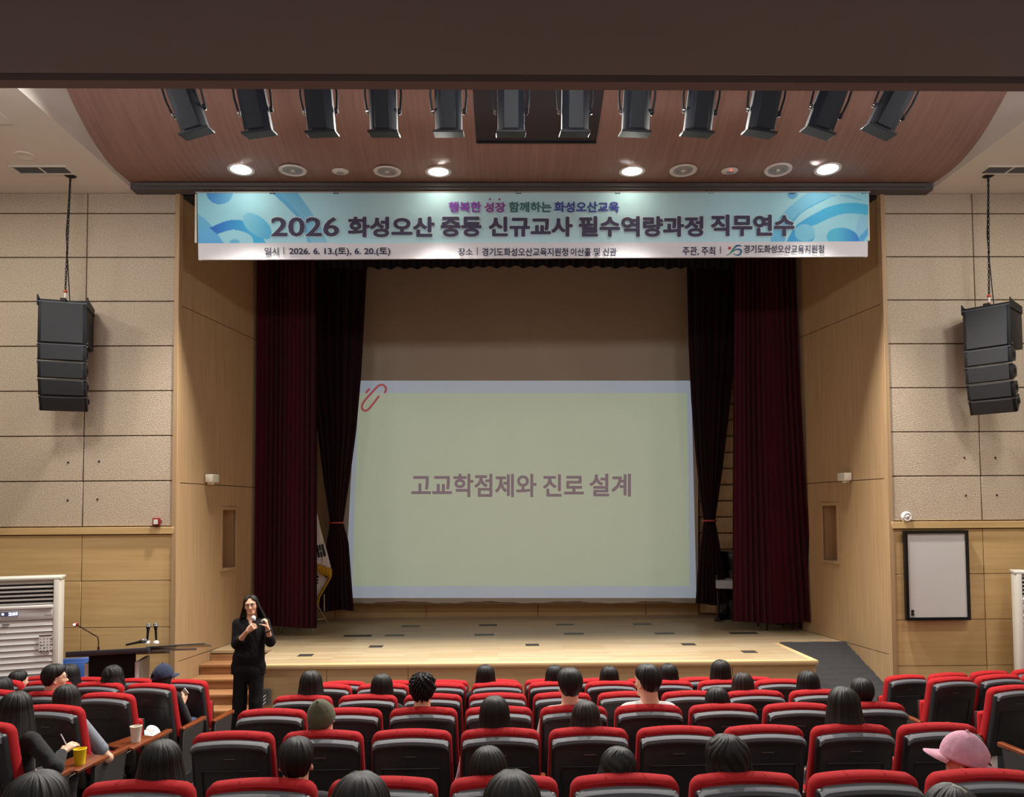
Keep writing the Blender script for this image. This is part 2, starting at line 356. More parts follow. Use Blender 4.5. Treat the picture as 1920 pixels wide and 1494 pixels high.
MB().prism([(x, y, SZ-.05) for x, y in poly], (0, 0, .05)).build('deck', stage_mat(), st, sm=False)
MB().prism([(-3.1, 10.07, SZ-.055), (4.0, 10.0, SZ-.055), (4.0, 10.1, SZ-.055), (-3.1, 10.17, SZ-.055)], (0, 0, .058)).build('nosing', wood_fr, st, bev=.008)
MB().prism([(3.92, 10.1, SZ-.055), (4.0, 10.1, SZ-.055), (3.97, 11.34, SZ-.055), (3.9, 11.34, SZ-.055)], (0, 0, .058)).build('nosing', wood_fr, st, bev=.008)
MB().prism([(-3.08, 10.2, -.1), (3.9, 10.13, -.1), (3.9, 12.5, -.1), (-3.08, 12.5, -.1)], (0, 0, SZ+.03)).build('carcass', joint, st, sm=False)
px = [430, 612, 765, 918, 1070, 1222, 1372, 1520]
xf = [-3.1]+[onz(p, 1260, .6).x*10.1/onz(p, 1260, .6).y for p in px[1:]]
for i in range(len(xf)-1):
    a, b = xf[i]+.003, xf[i+1]-.003; yy = lambda x: 10.12-.0099*(x+3.1)+.0
    MB().hexa([(a, yy(a), -.1), (b, yy(b), -.1), (b, yy(b)+.05, -.1), (a, yy(a)+.05, -.1), (a, yy(a), SZ-.056), (b, yy(b), SZ-.056), (b, yy(b)+.05, SZ-.056), (a, yy(a)+.05, SZ-.056)]).build('front_panel', wood_fr, st, sm=False)
MB().box((3.90, 10.05, -.1), (3.98, 11.34, SZ-.056)).build('end_panel', wood_fr, st, sm=False)
MB().box((-3.1, 10.2, -.1), (-3.06, 11.2, SZ-.056)).build('end_panel', stair_m, st, sm=False)
plate_m = mat('floor_plate', (92, 92, 90), .5); plated_m = mat('floor_plate_dark', (52, 48, 44), .6)
PL = [(671, 1192, .42, 0), (740, 1191, .3, 1), (908, 1190, .3, 1), (1076, 1188, .3, 1), (1246, 1187.5, .3, 1), (1394, 1187, .42, 0), (770, 1174, .3, 1), (915, 1172, .3, 0), (1059, 1171, .3, 1), (1204, 1170, .3, 1),
      (573, 1228.5, .19, 2), (705, 1212, .19, 2), (998, 1209, .19, 2), (1291, 1208, .19, 2), (1405, 1222, .19, 2)]
for i, (x, y, wd, k) in enumerate(PL):
    p = onz(x, y, SZ); mt = (plated_m, plate_m, plated_m)[k]
    o = MB().box((p.x-wd/2, p.y-.08, SZ-.002), (p.x+wd/2, p.y+.08, SZ+.005)).build('floor_socket_cover', mt, bev=.002, seg=1)
    where = {0: 'behind the left curtain front edge', 1: '', 5: ''}.get(i, '')
    o2 = MB().box((p.x-wd/2+.02, p.y-.05, SZ+.005), (p.x+wd/2-.02, p.y+.05, SZ+.008)).build('lid', mt, o)
    rown = ['middle row', 'back row', 'front row'][0 if i < 6 else 1 if i < 10 else 2]
    num = ['first', 'second', 'third', 'fourth', 'fifth', 'sixth'][i if i < 6 else i-6 if i < 10 else i-10]
    tag(o, '%s flat socket cover in stage floor, %s, %s from left' % (('long dark', 'grey', 'small dark')[k], rown, num), 'floor socket', 'floor socket covers in the stage')
# stairs down left
sr = thing('stairs', 'reddish wooden steps up to the stage beside the presenter', 'stairs', kind='structure')
for i in range(6):
    z = SZ-.135*(i+1); y1 = 11.16-.28*i; y0 = y1-.28
    xl = lambda y: -4.09+.159*(y-10.3)+.01
    MB().hexa([(xl(y0-.02), y0-.02, z-.04), (-3.1, y0-.02, z-.04), (-3.1, y1, z-.04), (xl(y1), y1, z-.04), (xl(y0-.02), y0-.02, z), (-3.1, y0-.02, z), (-3.1, y1, z), (xl(y1), y1, z)]).build('tread', stair_m, sr, bev=.006)
    MB().hexa([(xl(y1), y1, z), (-3.1, y1, z), (-3.1, y1+.03, z), (xl(y1), y1+.03, z), (xl(y1), y1, z+.098), (-3.1, y1, z+.098), (-3.1, y1+.03, z+.098), (xl(y1), y1+.03, z+.098)]).build('riser', stair_m, sr)
    MB().hexa([(xl(y0)+.01, y0+.02, -.2), (-3.11, y0+.02, -.2), (-3.11, y1+.02, -.2), (xl(y1)+.01, y1+.02, -.2), (xl(y0)+.01, y0+.02, z-.04), (-3.11, y0+.02, z-.04), (-3.11, y1+.02, z-.04), (xl(y1)+.01, y1+.02, z-.04)]).build('step_block', stair_m, sr, sm=False)
# carpeted ramp right
m = MB(); P = []; n = 260
for j in range(n):
    t = j/(n-1); y = 11.36-t*1.9
    z = SZ+.006-(.46*(11.34-y) if y < 11.34 else 0)+.009*abs(math.sin(t*58+.5*math.sin(t*9)))
    z = max(z, -.05)
    for i in range(8):
        x = 3.99+(i/7)*((5.075-.143*(y-10.3) if y > 10.3 else 5.09)-4.0)
        P.append((x, y, z+.003*math.sin(i*1.9+t*40)))
m.grid(P, 8, n); P2 = [(x, y, -.2) for x, y, z in P]; m.grid(P2, 8, n)
tag(m.build('ramp', carpet_m, ang=70), 'charcoal carpeted ramp rippling down beside the right alcove wall', 'ramp', kind='structure')

# ------------------------------------------------------------------ canopy fittings
def oncanopy(px, py):
    lo, hi = 8.0, 10.15
    for _ in range(40):
        y = (lo+hi)/2; p = at(px, py, y)
        if p.z < cz(y): lo = y
        else: hi = y
    e = .02; sl = (cz(y+e)-cz(y-e))/(2*e)
    return at(px, py, y), Matrix.Rotation(math.atan(sl), 3, 'X')
def posed(name, label, cat, p, M, group=None):
    t = thing(name, label, cat, p, 0, group); t.rotation_euler = M.to_euler(); return t
names4 = ['far left', 'left centre', 'right centre', 'far right']
for i, (px_, py_) in enumerate([(452, 318), (822, 322), (1185, 321), (1552, 317)]):
    p, M = oncanopy(px_, py_)
    t = posed('downlight', 'glowing round downlight in wood canopy, %s of the four' % names4[i], 'ceiling light', p, M, 'round downlights in the canopy')
    MB().lathe([(.125, -.002), (.150, -.010), (.160, -.008), (.163, .0)], n=32).build('trim_ring', white_m, t)
    MB().lathe([(0, -.004), (.122, -.004), (.122, .0)], n=32).build('lamp_lens', led_m, t)
vm = mat('diffuser_grey', (165, 165, 165), .5)
for i, (px_, py_) in enumerate([(549, 319), (726, 321), (1281, 319), (1459, 318)]):
    p, M = oncanopy(px_, py_)
    t = posed('air_diffuser', 'round ringed air diffuser in wood canopy, %s of the four' % names4[i], 'air vent', p, M, 'round air diffusers in the canopy')
    MB().lathe([(.13, -.002), (.145, -.016), (.165, -.012), (.17, 0)], n=32).build('outer_ring', white_m, t)
    for r_ in (.108, .08, .052): MB().lathe([(r_-.012, -.004), (r_-.004, -.014), (r_+.008, -.010), (r_+.010, -.002)], n=28).build('cone_ring', vm, t)
    MB().lathe([(0, -.014), (.026, -.014), (.03, -.004)], n=20).build('hub', white_m, t)
    MB().lathe([(0, -.001), (.14, -.001)], n=28).build('backing', mat('vent_dark', (112, 108, 106), .8), t)
for i, (px_, py_) in enumerate([(638, 321), (1368, 320)]):
    p, M = oncanopy(px_, py_)
    t = posed('smoke_detector', ['small white disc detector in canopy between the left pair of diffusers', 'small white disc detector with a red light in the canopy'][i], 'detector', p, M)
    MB().lathe([(0, -.022), (.05, -.022), (.07, -.014), (.1, -.008), (.102, 0)], n=28).build('housing', white_m, t)
    MB().lathe([(0, -.026), (.045, -.026), (.05, -.02)], n=20).build('sensor', vm, t)
    if i: MB().ball((0, -.06, -.018), .012).build('indicator_light', mat('red_led', (255, 40, 40), .4, emit=((255, 50, 40), 6)), t)
# projector opening, its dark depth painted on a flat sheet
p0, _ = oncanopy(893, 262); p1, _ = oncanopy(1118, 262)
m = MB(); ys = np.linspace(p0.y, 8.0, 14)
P = []
for j, y in enumerate(ys):
    k = (p0.y-y)*.035
    P += [(p0.x-k, y, cz(y)-.012), (p1.x+k, y, cz(y)-.012)]
m.grid(P, 2, 14); m.grid([(x, y, z+.02) for x, y, z in P], 2, 14)
t = tag(m.build('projector_opening', mat('opening_dark', (52, 46, 50), .7)), 'dark sheet standing for the projector opening in the middle of the wood canopy', 'hatch')
MB().hexa([(p0.x, p0.y-.0, cz(p0.y)-.035), (p1.x, p1.y, cz(p0.y)-.035), (p1.x, p1.y+.02, cz(p0.y)-.035), (p0.x, p0.y+.02, cz(p0.y)-.035), (p0.x, p0.y, cz(p0.y)), (p1.x, p1.y, cz(p0.y)), (p1.x, p1.y+.02, cz(p0.y)), (p0.x, p0.y+.02, cz(p0.y))]).build('edge_strip', black_m, t, sm=False)

# white ceiling vents
for px_, py_, lab in ((80, 318, 'white ceiling grille beside the left speaker chain'), (1893, 318, 'white ceiling grille beside the right speaker chain')):
    p = onz(px_, py_, 6.79); t = thing('ceiling_grille', lab, 'air vent', p)
    MB().box((-.34, -.12, -.012), (.34, -.09, 0)).box((-.34, .09, -.012), (.34, .12, 0)).box((-.34, -.09, -.012), (-.31, .09, 0)).box((.31, -.09, -.012), (.34, .09, 0)).box((-.012, -.09, -.012), (.012, .09, 0)).build('frame', white_m, t)
    MB().box((-.31, -.09, -.002), (.31, .09, 0)).build('backing', mat('vent_dark', (112, 108, 106), .8), t)
    for k in range(9): MB().hexa([(-.31, -.085+k*.02, -.010), (.31, -.085+k*.02, -.010), (.31, -.078+k*.02, -.002), (-.31, -.078+k*.02, -.002), (-.31, -.083+k*.02, -.010), (.31, -.083+k*.02, -.010), (.31, -.076+k*.02, -.002), (-.31, -.076+k*.02, -.002)]).build('slat', vm, t, sm=False)
p = onz(47, 291, 6.79); t = thing('ceiling_speaker', 'small round white cover on the left white ceiling', 'ceiling speaker', p)
MB().lathe([(0, -.008), (.09, -.008), (.1, -.012), (.11, 0)], n=28).build('cover', ceil_m, t)
p = onz(3, 221, 6.79); t = thing('access_panel', 'pale square ceiling hatch at the left picture edge', 'ceiling hatch', p)
MB().box((-.3, -.12, -.01), (.06, .12, 0)).build('lid', white_m, t, bev=.003, seg=1)

# ------------------------------------------------------------------ stage lights on a pipe
SL = [(353, 17), (478, 8), (600, 3), (719, 0), (841, 0), (958, 0), (1078, 0), (1193, -2), (1312, -5), (1432, -9), (1549, -18), (1668, -25)]
pipe = thing('lighting_bar', 'steel lighting bar carrying the row of stage lights, mostly hidden by the soffit', 'lighting bar', (0, 7.235, 6.865))
MB().tube([(-3.6, 0, 0), (4.6, 0, 0)], .025, 12).build('bar', black_m, pipe)
for x in (-3.2, 0, 4.2): MB().tube([(x, 0, 0), (x, 0, 1.5)], .012, 8).build('hanger', black_m, pipe)
light_side = mat('stage_light_grey', (30, 34, 42), .65, spec=.25)
sl0 = None; ordn = ['first', 'second', 'third', 'fourth', 'fifth', 'sixth', 'seventh', 'eighth', 'ninth', 'tenth', 'eleventh', 'twelfth']
for i, (px_, lean) in enumerate(SL):
    p = at(px_, 205, 7.35)
    if sl0 is None:
        t = thing('stage_light', '', 'stage light')
        o8 = [(-.125, -.05), (-.07, -.12), (.07, -.12), (.125, -.05), (.125, .05), (.07, .12), (-.07, .12), (-.125, .05)]
        MB().prism([(x, y, -.2) for x, y in o8], (0, 0, .46)).build('housing', light_side, t, bev=.006)
        MB().box((-.068, -.128, -.19), (.068, -.118, .25)).build('cover_plate', black_m, t, bev=.003, seg=1)
        MB().box((-.14, -.13, -.225), (.14, .13, -.205)).build('gel_frame', black_m, t, bev=.003, seg=1)
        MB().hexa([(-.12, -.12, -.205), (.12, -.12, -.205), (.12, .12, -.205), (-.12, .12, -.205), (-.07, -.1, -.18), (.07, -.1, -.18), (.07, .1, -.18), (-.07, .1, -.18)]).build('front_collar', steel_m, t)
        m = MB(); m.tube([(-.155, 0, -.02), (-.17, 0, .12), (-.16, 0, .36), (-.05, 0, .44), (.05, 0, .44), (.16, 0, .36), (.17, 0, .12), (.155, 0, -.02)], .011, 8)
        m.build('yoke', black_m, t)
        for s_ in (-1, 1): MB().lathe([(.0, 0), (.026, 0), (.03, .012), (.022, .03), (0, .032)], (s_*.135, 0, -.02), 14, RY(s_*PI/2)).build('knob', chrome_m if s_ < 0 else black_m, t)
        MB().box((-.03, -.03, .43), (.03, .03, .5)).build('clamp', black_m, t, bev=.004)
        MB().tube([(.1, .05, .2), (.16, .08, .3), (.14, .06, .5)], .007, 6).build('cable', black_m, t)
        sl0 = t
    else: t = dup(sl0)
    t.location = p; t.rotation_euler = (RY(R(-lean)) @ RX(R(14))).to_euler()
    tag(t, 'black stage light with yoke hanging below the soffit, %s from the left' % ordn[i], group='row of stage lights')

# ------------------------------------------------------------------ banner
YB = 10.03
def rip(px_, py_):
    return .003*math.sin(px_*.045+.6*math.sin(py_*.05))+.004*math.sin(px_*.013+1)+.0015*math.sin(px_*.11+py_*.06)*max(0, (py_-440)/45)
def bpt(px_, py_, off=0):
    return at(px_, py_, YB-off+rip(px_, py_))
ban = thing('banner', 'wide pale blue fabric banner with dark printed lettering across the proscenium', 'banner', (0, 0, 0))
def inpoly(X, Y, poly):
    c = np.zeros(X.shape, bool); n = len(poly)
    for i in range(n):
        x1, y1 = poly[i]; x2, y2 = poly[(i+1) % n]
        if y1 == y2: continue
        k = ((y1 > Y) != (y2 > Y)) & (X < (x2-x1)*(Y-y1)/(y2-y1)+x1); c ^= k
    return c
def spl(pts, n=8):
    out = []; P = [pts[0]]+list(pts)+[pts[-1]]
    for i in range(1, len(P)-2):
        for k in range(n):
            t = k/n; a, b, c_, d = [np.array(q, float) for q in P[i-1:i+3]]
            out.append(tuple(.5*((2*b)+(-a+c_)*t+(2*a-5*b+4*c_-d)*t*t+(-a+3*b-3*c_+d)*t**3)))
    out.append(tuple(map(float, pts[-1]))); return out
NX, NY = 1050, 104
U_, V_ = np.meshgrid(np.linspace(0, 1, NX), np.linspace(0, 1, NY))
top = 362+U_*(-1); bot = 487-6*U_; PX = 370+U_*1258+V_*(2-3*U_); PY = top+(bot-top)*V_
col = np.ones((NY, NX, 3))
def L3(c): return np.array(lin(c)[:3])
e = np.clip(np.minimum(U_, 1-U_)/.3, 0, 1)[..., None]
col[:] = L3((158, 228, 246))*(1-e)+L3((194, 234, 238))*e
def paint(mask, c1, c2=None, ax=None, lo=0, hi=1):
    a = L3(c1)
    if c2 is None: col[mask] = a
    else:
        t = np.clip(((PX if ax == 'x' else PY)-lo)/(hi-lo), 0, 1)[..., None]; col[mask] = (a*(1-t)+L3(c2)*t)[mask]
def ell(cx, cy, rx, ry, a=0):
    x, y = PX-cx, PY-cy; ca, sa = math.cos(R(a)), math.sin(R(a)); return ((x*ca+y*sa)/rx)**2+((-x*sa+y*ca)/ry)**2 < 1
def band(o, i): return inpoly(PX, PY, spl(o)+spl(i)[::-1])
paint(inpoly(PX, PY, spl([(360, 394), (380, 407), (398, 425), (424, 462)])+[(360, 462)]), (120, 205, 240), (96, 180, 236), 'y', 400, 456)
paint(band([(553, 355), (575, 385), (592, 410), (604, 430), (616, 462)], [(502, 355), (530, 380), (555, 405), (570, 430), (578, 462)]), (112, 196, 234), (150, 214, 236), 'y', 362, 456)
paint(band([(502, 355), (530, 380), (555, 405), (570, 430), (578, 462)], [(516, 355), (541, 380), (563, 405), (577, 430), (584, 462)]), (96, 184, 232), (120, 200, 236), 'y', 362, 456)
paint(ell(412, 360, 25, 23), (118, 200, 240), (74, 160, 232), 'x', 440, 390)
paint(band([(393, 427), (422, 415), (448, 412), (470, 421), (490, 438), (500, 462)], [(407, 439), (431, 431.5), (445, 431.5), (463, 437), (473, 446), (476, 462)]), (48, 112, 214), (72, 190, 240), 'x', 395, 470)
paint(ell(440, 459, 11, 11), (110, 196, 238))
paint(ell(482, 423, 32, 17, 38) | ell(500, 441, 10, 7), (140, 218, 242), (84, 190, 236), 'x', 455, 508)
# right side
paint(band([(1522, 355), (1492, 378), (1472, 396), (1455, 420), (1441, 462)], [(1624, 378), (1587, 365), (1556, 371), (1525, 386), (1500, 402), (1481, 427), (1468, 462)]), (132, 210, 242), (112, 200, 240), 'y', 362, 456)
paint(band([(1540, 376), (1520, 386), (1499, 400), (1486, 412)], [(1556, 371), (1525, 386), (1500, 402), (1481, 427)]), (88, 184, 232))
paint(band([(1630, 384), (1594, 380), (1556, 387), (1525, 402), (1500, 417), (1487, 430), (1470, 462)], [(1630, 403), (1587, 400), (1556, 409), (1535, 419), (1519, 426), (1506, 440), (1493, 462)]), (64, 176, 236), (80, 196, 240), 'x', 1480, 1560)
paint(ell(1485.6, 363.7, 9.5, 9.5), (110, 190, 236))
paint(inpoly(PX, PY, [(1612, 402), (1630, 402), (1630, 440), (1612, 456), (1598, 456), (1604, 430)]), (150, 214, 240))
paint(inpoly(PX, PY, [(1630, 424), (1630, 436), (1617, 456), (1600, 456)]), (88, 180, 236))
paint(ell(1580, 446, 30, 19, 8), (90, 200, 232), (56, 140, 226), 'x', 1570, 1608)
paint(ell(1509, 441, 18, 19), (80, 186, 234)); paint(ell(1509, 436, 19, 16), (134, 214, 242))
strip = PY > 456.5-4*U_
col[strip] = L3((226, 224, 226))
mb_ = bpy.data.meshes.new('banner_cloth')
vs = [tuple(bpt(x, y)) for x, y in zip(PX.ravel(), PY.ravel())]
nv = len(vs); vs += [(x, y+.03, z) for x, y, z in (vs[0], vs[NX-1], vs[-NX], vs[-1])]
fs = [(j*NX+i, (j+1)*NX+i, (j+1)*NX+i+1, j*NX+i+1) for j in range(NY-1) for i in range(NX-1)]
mb_.from_pydata(vs, [], fs+[(nv, nv+1, nv+3, nv+2)])
ca = mb_.color_attributes.new('print', 'FLOAT_COLOR', 'POINT'); arr = np.ones((nv+4, 4), np.float32); arr[:nv, :3] = col.reshape(-1, 3); ca.data.foreach_set('color', arr.ravel())
bm_ = bpy.data.materials.new('banner_print'); bm_.use_nodes = True; bb = bm_.node_tree.nodes['Principled BSDF']; bb.inputs['Roughness'].default_value = .7
an = bm_.node_tree.nodes.new('ShaderNodeAttribute'); an.attribute_name = 'print'; bm_.node_tree.links.new(an.outputs['Color'], bb.inputs['Base Color'])
tcb = bm_.node_tree.nodes.new('ShaderNodeTexCoord'); nb_ = bm_.node_tree.nodes.new('ShaderNodeTexNoise'); nb_.inputs['Scale'].default_value = 3.5; bpb = bm_.node_tree.nodes.new('ShaderNodeBump'); bpb.inputs['Strength'].default_value = .5; bpb.inputs['Distance'].default_value = .04
bm_.node_tree.links.new(tcb.outputs['Object'], nb_.inputs['Vector']); bm_.node_tree.links.new(nb_.outputs['Fac'], bpb.inputs['Height']); bm_.node_tree.links.new(bpb.outputs[0], bb.inputs['Normal'])
smooth(mb_); link('cloth', mb_, ban, [bm_])
def btext(s, x0, y0, x1, y1, m_, bold=0, label=None, slope=0):
    # box given by the photographed extent of the word
    lettering(s, lambda u, v: bpt(x0+(x1-x0)*u, y1+(y0-y1)*v, .012), m_, ban, bold, label=label)
inkb = mat('ink_slate', (74, 70, 96), .8); inkn = mat('ink_deep_navy', (40, 44, 74), .8)
halo = mat('ink_halo', (222, 240, 240), .8)
BIG = [('2026', 508, 407, 636, 443.5), ('화성오산', 652, 406, 815, 445), ('중등', 826, 406, 903, 444), ('신규교사', 916, 406, 1074, 444), ('필수역량과정', 1085, 405, 1319, 444), ('직무연수', 1333, 402, 1490, 443)]
for s, x0, y0, x1, y1 in BIG:
    lettering(s, lambda u, v: bpt(x0-1.5+(x1-x0+3)*u, y1+1.5+(y0-y1-3)*v, .008), halo, ban, .064 if s != '2026' else .04, name='lettering_outline')
    btext(s, x0, y0, x1, y1, inkb, .042 if s != '2026' else .022, label='large dark slate lettering reading '+s)
pu = mat('ink_purple', (140, 74, 176), .8); pm = mat('ink_plum', (150, 72, 150), .8); gr = mat('ink_green', (74, 118, 112), .8); bl = mat('ink_blue', (70, 78, 160), .8)
for s, x0, y0, x1, y1, m_, lb in [('행복한', 841, 378, 902, 398, pu, 'purple'), ('성장', 908, 379, 948, 398, pm, 'plum'), ('함께하는', 954, 378, 1034, 398, gr, 'green'), ('화성오산교육', 1039, 378, 1161, 398, bl, 'blue')]:
    btext(s, x0, y0, x1, y1, m_, .034, label='%s lettering reading %s' % (lb, s))
for dx in (918.5, 936.5):
    MB().prism([bpt(dx+2*math.cos(a), 373.5+2*math.sin(a), .006) for a in np.linspace(0, 2*PI, 13)[:-1]], (0, -.001, 0)).build('dot', pm, ban, sm=False)
SM = [('일시', 496, 464, 522, 478, .012), ('|', 531.3, 463, 532.5, 477, 0), ('2026. 6. 13.(토), 6. 20.(토)', 542, 464, 732, 480, .018),
      ('장소', 859, 465, 886, 479, .012), ('|', 894.3, 464, 895.5, 478, 0), ('경기도화성오산교육지원청', 904, 464.5, 1065, 480, .014), ('이산홀 및 신관', 1070, 464.5, 1156, 480, .014),
      ('주관, 주최', 1280, 462, 1341, 479, .012), ('|', 1350.5, 462, 1351.8, 475, 0), ('경기도화성오산교육지원청', 1395, 459, 1545, 474.5, .014)]
for s, x0, y0, x1, y1, b_ in SM: btext(s, x0, y0, x1, y1, inkn, b_, label='small navy lettering' if s != '|' else None)
# emblem: red dot, green ribbon figure and blue swirl
def ribbon(pts, wd, m_):
    sp = spl(pts, 6); P = []
    for i, (x, y) in enumerate(sp):
        a, b = sp[max(i-1, 0)], sp[min(i+1, len(sp)-1)]; dx, dy = b[0]-a[0], b[1]-a[1]; l = math.hypot(dx, dy) or 1
        k = wd*math.sin(PI*min(max(i/(len(sp)-1), .12), .9))
        P += [bpt(x-dy/l*k, y+dx/l*k, .006), bpt(x+dy/l*k, y-dx/l*k, .006)]
    MB().grid(P, 2, len(sp)).build('emblem', m_, ban, sm=False)
ribbon([(1362, 479), (1370, 474), (1376, 466), (1381, 461), (1388, 460)], 1.7, mat('emblem_green', (60, 140, 110), .7))
ribbon([(1366, 477), (1376, 470), (1384, 467), (1390, 470), (1387, 477), (1380, 478), (1375, 475)], 1.7, mat('emblem_teal', (40, 110, 150), .7))
ribbon([(1377, 466), (1379, 462), (1386, 460), (1391, 462)], 1.6, mat('emblem_blue', (60, 80, 160), .7))
MB().prism([bpt(1368+2.8*math.cos(a), 465+2.8*math.sin(a), .006) for a in np.linspace(0, 2*PI, 15)[:-1]], (0, -.001, 0)).build('emblem', mat('emblem_red', (200, 60, 60), .7), ban, sm=False)
MB().tube([at(367, 361, YB+.02), at(1631, 360, YB+.02)], .012, 8).build('top_rod', mat('rod_pale', (180, 176, 172), .5), ban)
MB().slab([at(365.5, 364, YB+.03), at(369, 364, YB+.03), at(369, 455, YB+.03), at(365, 455, YB+.03)], (0, .012, 0)).build('side_batten', cream_m, ban, sm=False)
MB().slab([at(1627, 363, YB+.03), at(1629.5, 363, YB+.03), at(1631, 451, YB+.03), at(1627, 451, YB+.03)], (0, .012, 0)).build('side_batten', cream_m, ban, sm=False)
for x in (384, 511, 630, 802, 972, 1158, 1334, 1485, 1620):
    a = at(x, 360.5, YB); MB().tube([a+Vector((-.03, .11, .07)), a+Vector((-.03, 0, -.015)), a+Vector((.03, 0, -.015)), a+Vector((.03, .11, .07))], .006, 6).build('hook', black_m, ban)

# ------------------------------------------------------------------ screen with projected slide
YS = 14.1
scr = thing('projection_screen', 'large hanging projection screen showing a pale green title slide', 'screen', (0, 0, 0))
def sq(x0, y0, x1, y1, dy, m_, nm, lab=None):
    q = [at(x0, y1, YS-dy), at(x1, y1, YS-dy), at(x1, y0, YS-dy), at(x0, y0, YS-dy)]
    o = MB().slab(q, (0, .004, 0)).build(nm, m_, scr, sm=False)
    if lab: o['label'] = lab
sl_b = mat('slide_border', (186, 186, 186), .85, emit=((146, 164, 178), .38), noise=((3, 3, 3), (180, 180, 182), .3))
sl_g = mat('slide_green', (186, 188, 172), .85, emit=((162, 178, 154), .38), noise=((2, 2, 2), (180, 182, 166), .3))
sl_t = mat('slide_text', (120, 108, 112), .85, emit=((140, 118, 128), .33))
sl_r = mat('slide_clip', (140, 80, 80), .85, emit=((178, 84, 92), .36))
m = MB(); P = []
for j in range(2):
    for i in range(61):
        x = 642+(1309-642)*i/60; y = 300 if j == 0 else 1129+1.6*math.sin(i*.45)+(.8*math.sin(i*1.7))
        P.append(at(x, y, YS))
m.grid(P, 61, 2); P2 = [p+Vector((0, .02, 0)) for p in P]; m.grid(P2, 61, 2); m.build('screen_fabric', screen_m, scr, sm=False)
MB().tube([at(648, 1131.5, YS+.02), at(1306, 1130.5, YS+.02)], .018, 8).build('bottom_rod', mat('rod_brown', (120, 96, 70), .5), scr)
q = [at(646, 1121, YS-.004), at(1306, 1121, YS-.004), at(1296, 713.5, YS-.004), at(668, 713.5, YS-.004)]
MB().slab(q, (0, .003, 0)).build('slide_border', sl_b, scr, sm=False)
q = [at(660.5, 1098.5, YS-.008), at(1293.5, 1098.5, YS-.008), at(1288, 737, YS-.008), at(672, 737, YS-.008)]
MB().slab(q, (0, .003, 0)).build('slide_page', sl_g, scr, sm=False)
def stext(s, x0, y0, x1, y1, b_):
    lettering(s, lambda u, v: at(x0+(x1-x0)*u, y1+(y0-y1)*v, YS-.012), sl_t, scr, b_, label='mauve grey slide lettering reading '+s)
stext('고교학점제와', 771, 888, 1006, 932, .024); stext('진로', 1018, 889, 1095, 931, .024); stext('설계', 1105, 888, 1183, 931, .024)
def sribbon(pts, wd):
    sp = spl(pts, 8); P = []
    for i, (x, y) in enumerate(sp):
        a, b = sp[max(i-1, 0)], sp[min(i+1, len(sp)-1)]; dx, dy = b[0]-a[0], b[1]-a[1]; l = math.hypot(dx, dy) or 1
        P += [at(x-dy/l*wd, y+dx/l*wd, YS-.012), at(x+dy/l*wd, y-dx/l*wd, YS-.012)]
    MB().grid(P, 2, len(sp)).build('paper_clip_print', sl_r, scr, sm=False)
sribbon([(686, 737), (689, 733), (693.5, 728.5)], 2)
sribbon([(711, 742), (701, 755), (692, 766), (685, 770), (679, 766), (680, 757), (688, 746), (700, 733), (710, 723), (719, 722), (724, 729), (721, 737)], 2)

# ------------------------------------------------------------------ curtains
def curtain(lab, left, right, Y, folds, amp, m_, grp, tie=None, hem=0.0, seed=0):
    rnd = random.Random(seed); root = thing('curtain', lab, 'curtain', (0, 0, 0), group=grp)
    y0 = min(p[1] for p in left); y1 = max(p[1] for p in left)
    nv = 90; nu = folds*10+1; P = []; ph = [rnd.uniform(0, 6.28) for _ in range(6)]
    for j in range(nv):
        yy = y0+(y1-y0)*j/(nv-1)
        xa = np.interp(yy, [p[1] for p in left], [p[0] for p in left]); xb = np.interp(yy, [p[1] for p in right], [p[0] for p in right])
        for i in range(nu):
            s = i/(nu-1); s2 = s+.012*math.sin(s*9+ph[0]+j*.012)*math.sin(PI*s)
            f = math.sin(2*PI*folds*s2+ph[1]+.5*math.sin(s*7+ph[2])+.25*math.sin(j*.05+ph[3]))
            am = amp*(.65+.35*math.sin(s*11+ph[4]))*(1 if tie is None else .5+.5*min(1, abs(yy-tie)/120))
            off = am*f+.03*math.sin(s*5+ph[5]+j*.01)
            P.append(at(xa+(xb-xa)*s2, yy+(hem*math.sin(s*6+ph[2])*(j == nv-1)), Y)+Vector((0, off, 0)))
    m = MB(); m.grid(P, nu, nv); m.grid([p+Vector((0, .05, 0)) for p in P], nu, nv)
    m.build('drape', m_, root, ang=80)
    if tie:
        xa = np.interp(tie, [p[1] for p in left], [p[0] for p in left]); xb = np.interp(tie, [p[1] for p in right], [p[0] for p in right])
        a, b = at(xa-1, tie-1, Y), at(xb+1, tie+1, Y); w_ = (b-a).length/2+.01; c_ = (a+b)/2; P = []
        for k in range(24):
            an_ = 2*PI*k/24; P += [c_+Vector((w_*math.cos(an_), .11*math.sin(an_)+.02, -.012+.03*math.cos(an_)*0)), c_+Vector((w_*math.cos(an_), .11*math.sin(an_)+.02, .014))]
        MB().add(P, [(2*k, 2*((k+1) % 24), 2*((k+1) % 24)+1, 2*k+1) for k in range(24)]).build('tie_band', mat('tie_red', (170, 60, 50), .7), root)
    return root
curtain('tall dark red velvet curtain at the left edge of the stage opening', [(481, 456), (480, 700), (477, 960), (475, 1176)], [(594, 456), (593.5, 1176)], 12.3, 13, .045, velvet_m, 'front curtains', hem=2, seed=3)
curtain('tall dark red velvet curtain at the right edge of the stage opening', [(1378, 456), (1376, 700), (1375, 1167)], [(1489, 456), (1493, 596), (1499, 741), (1510, 934), (1526, 1171)], 12.3, 13, .045, velvet_m, 'front curtains', hem=2, seed=5)
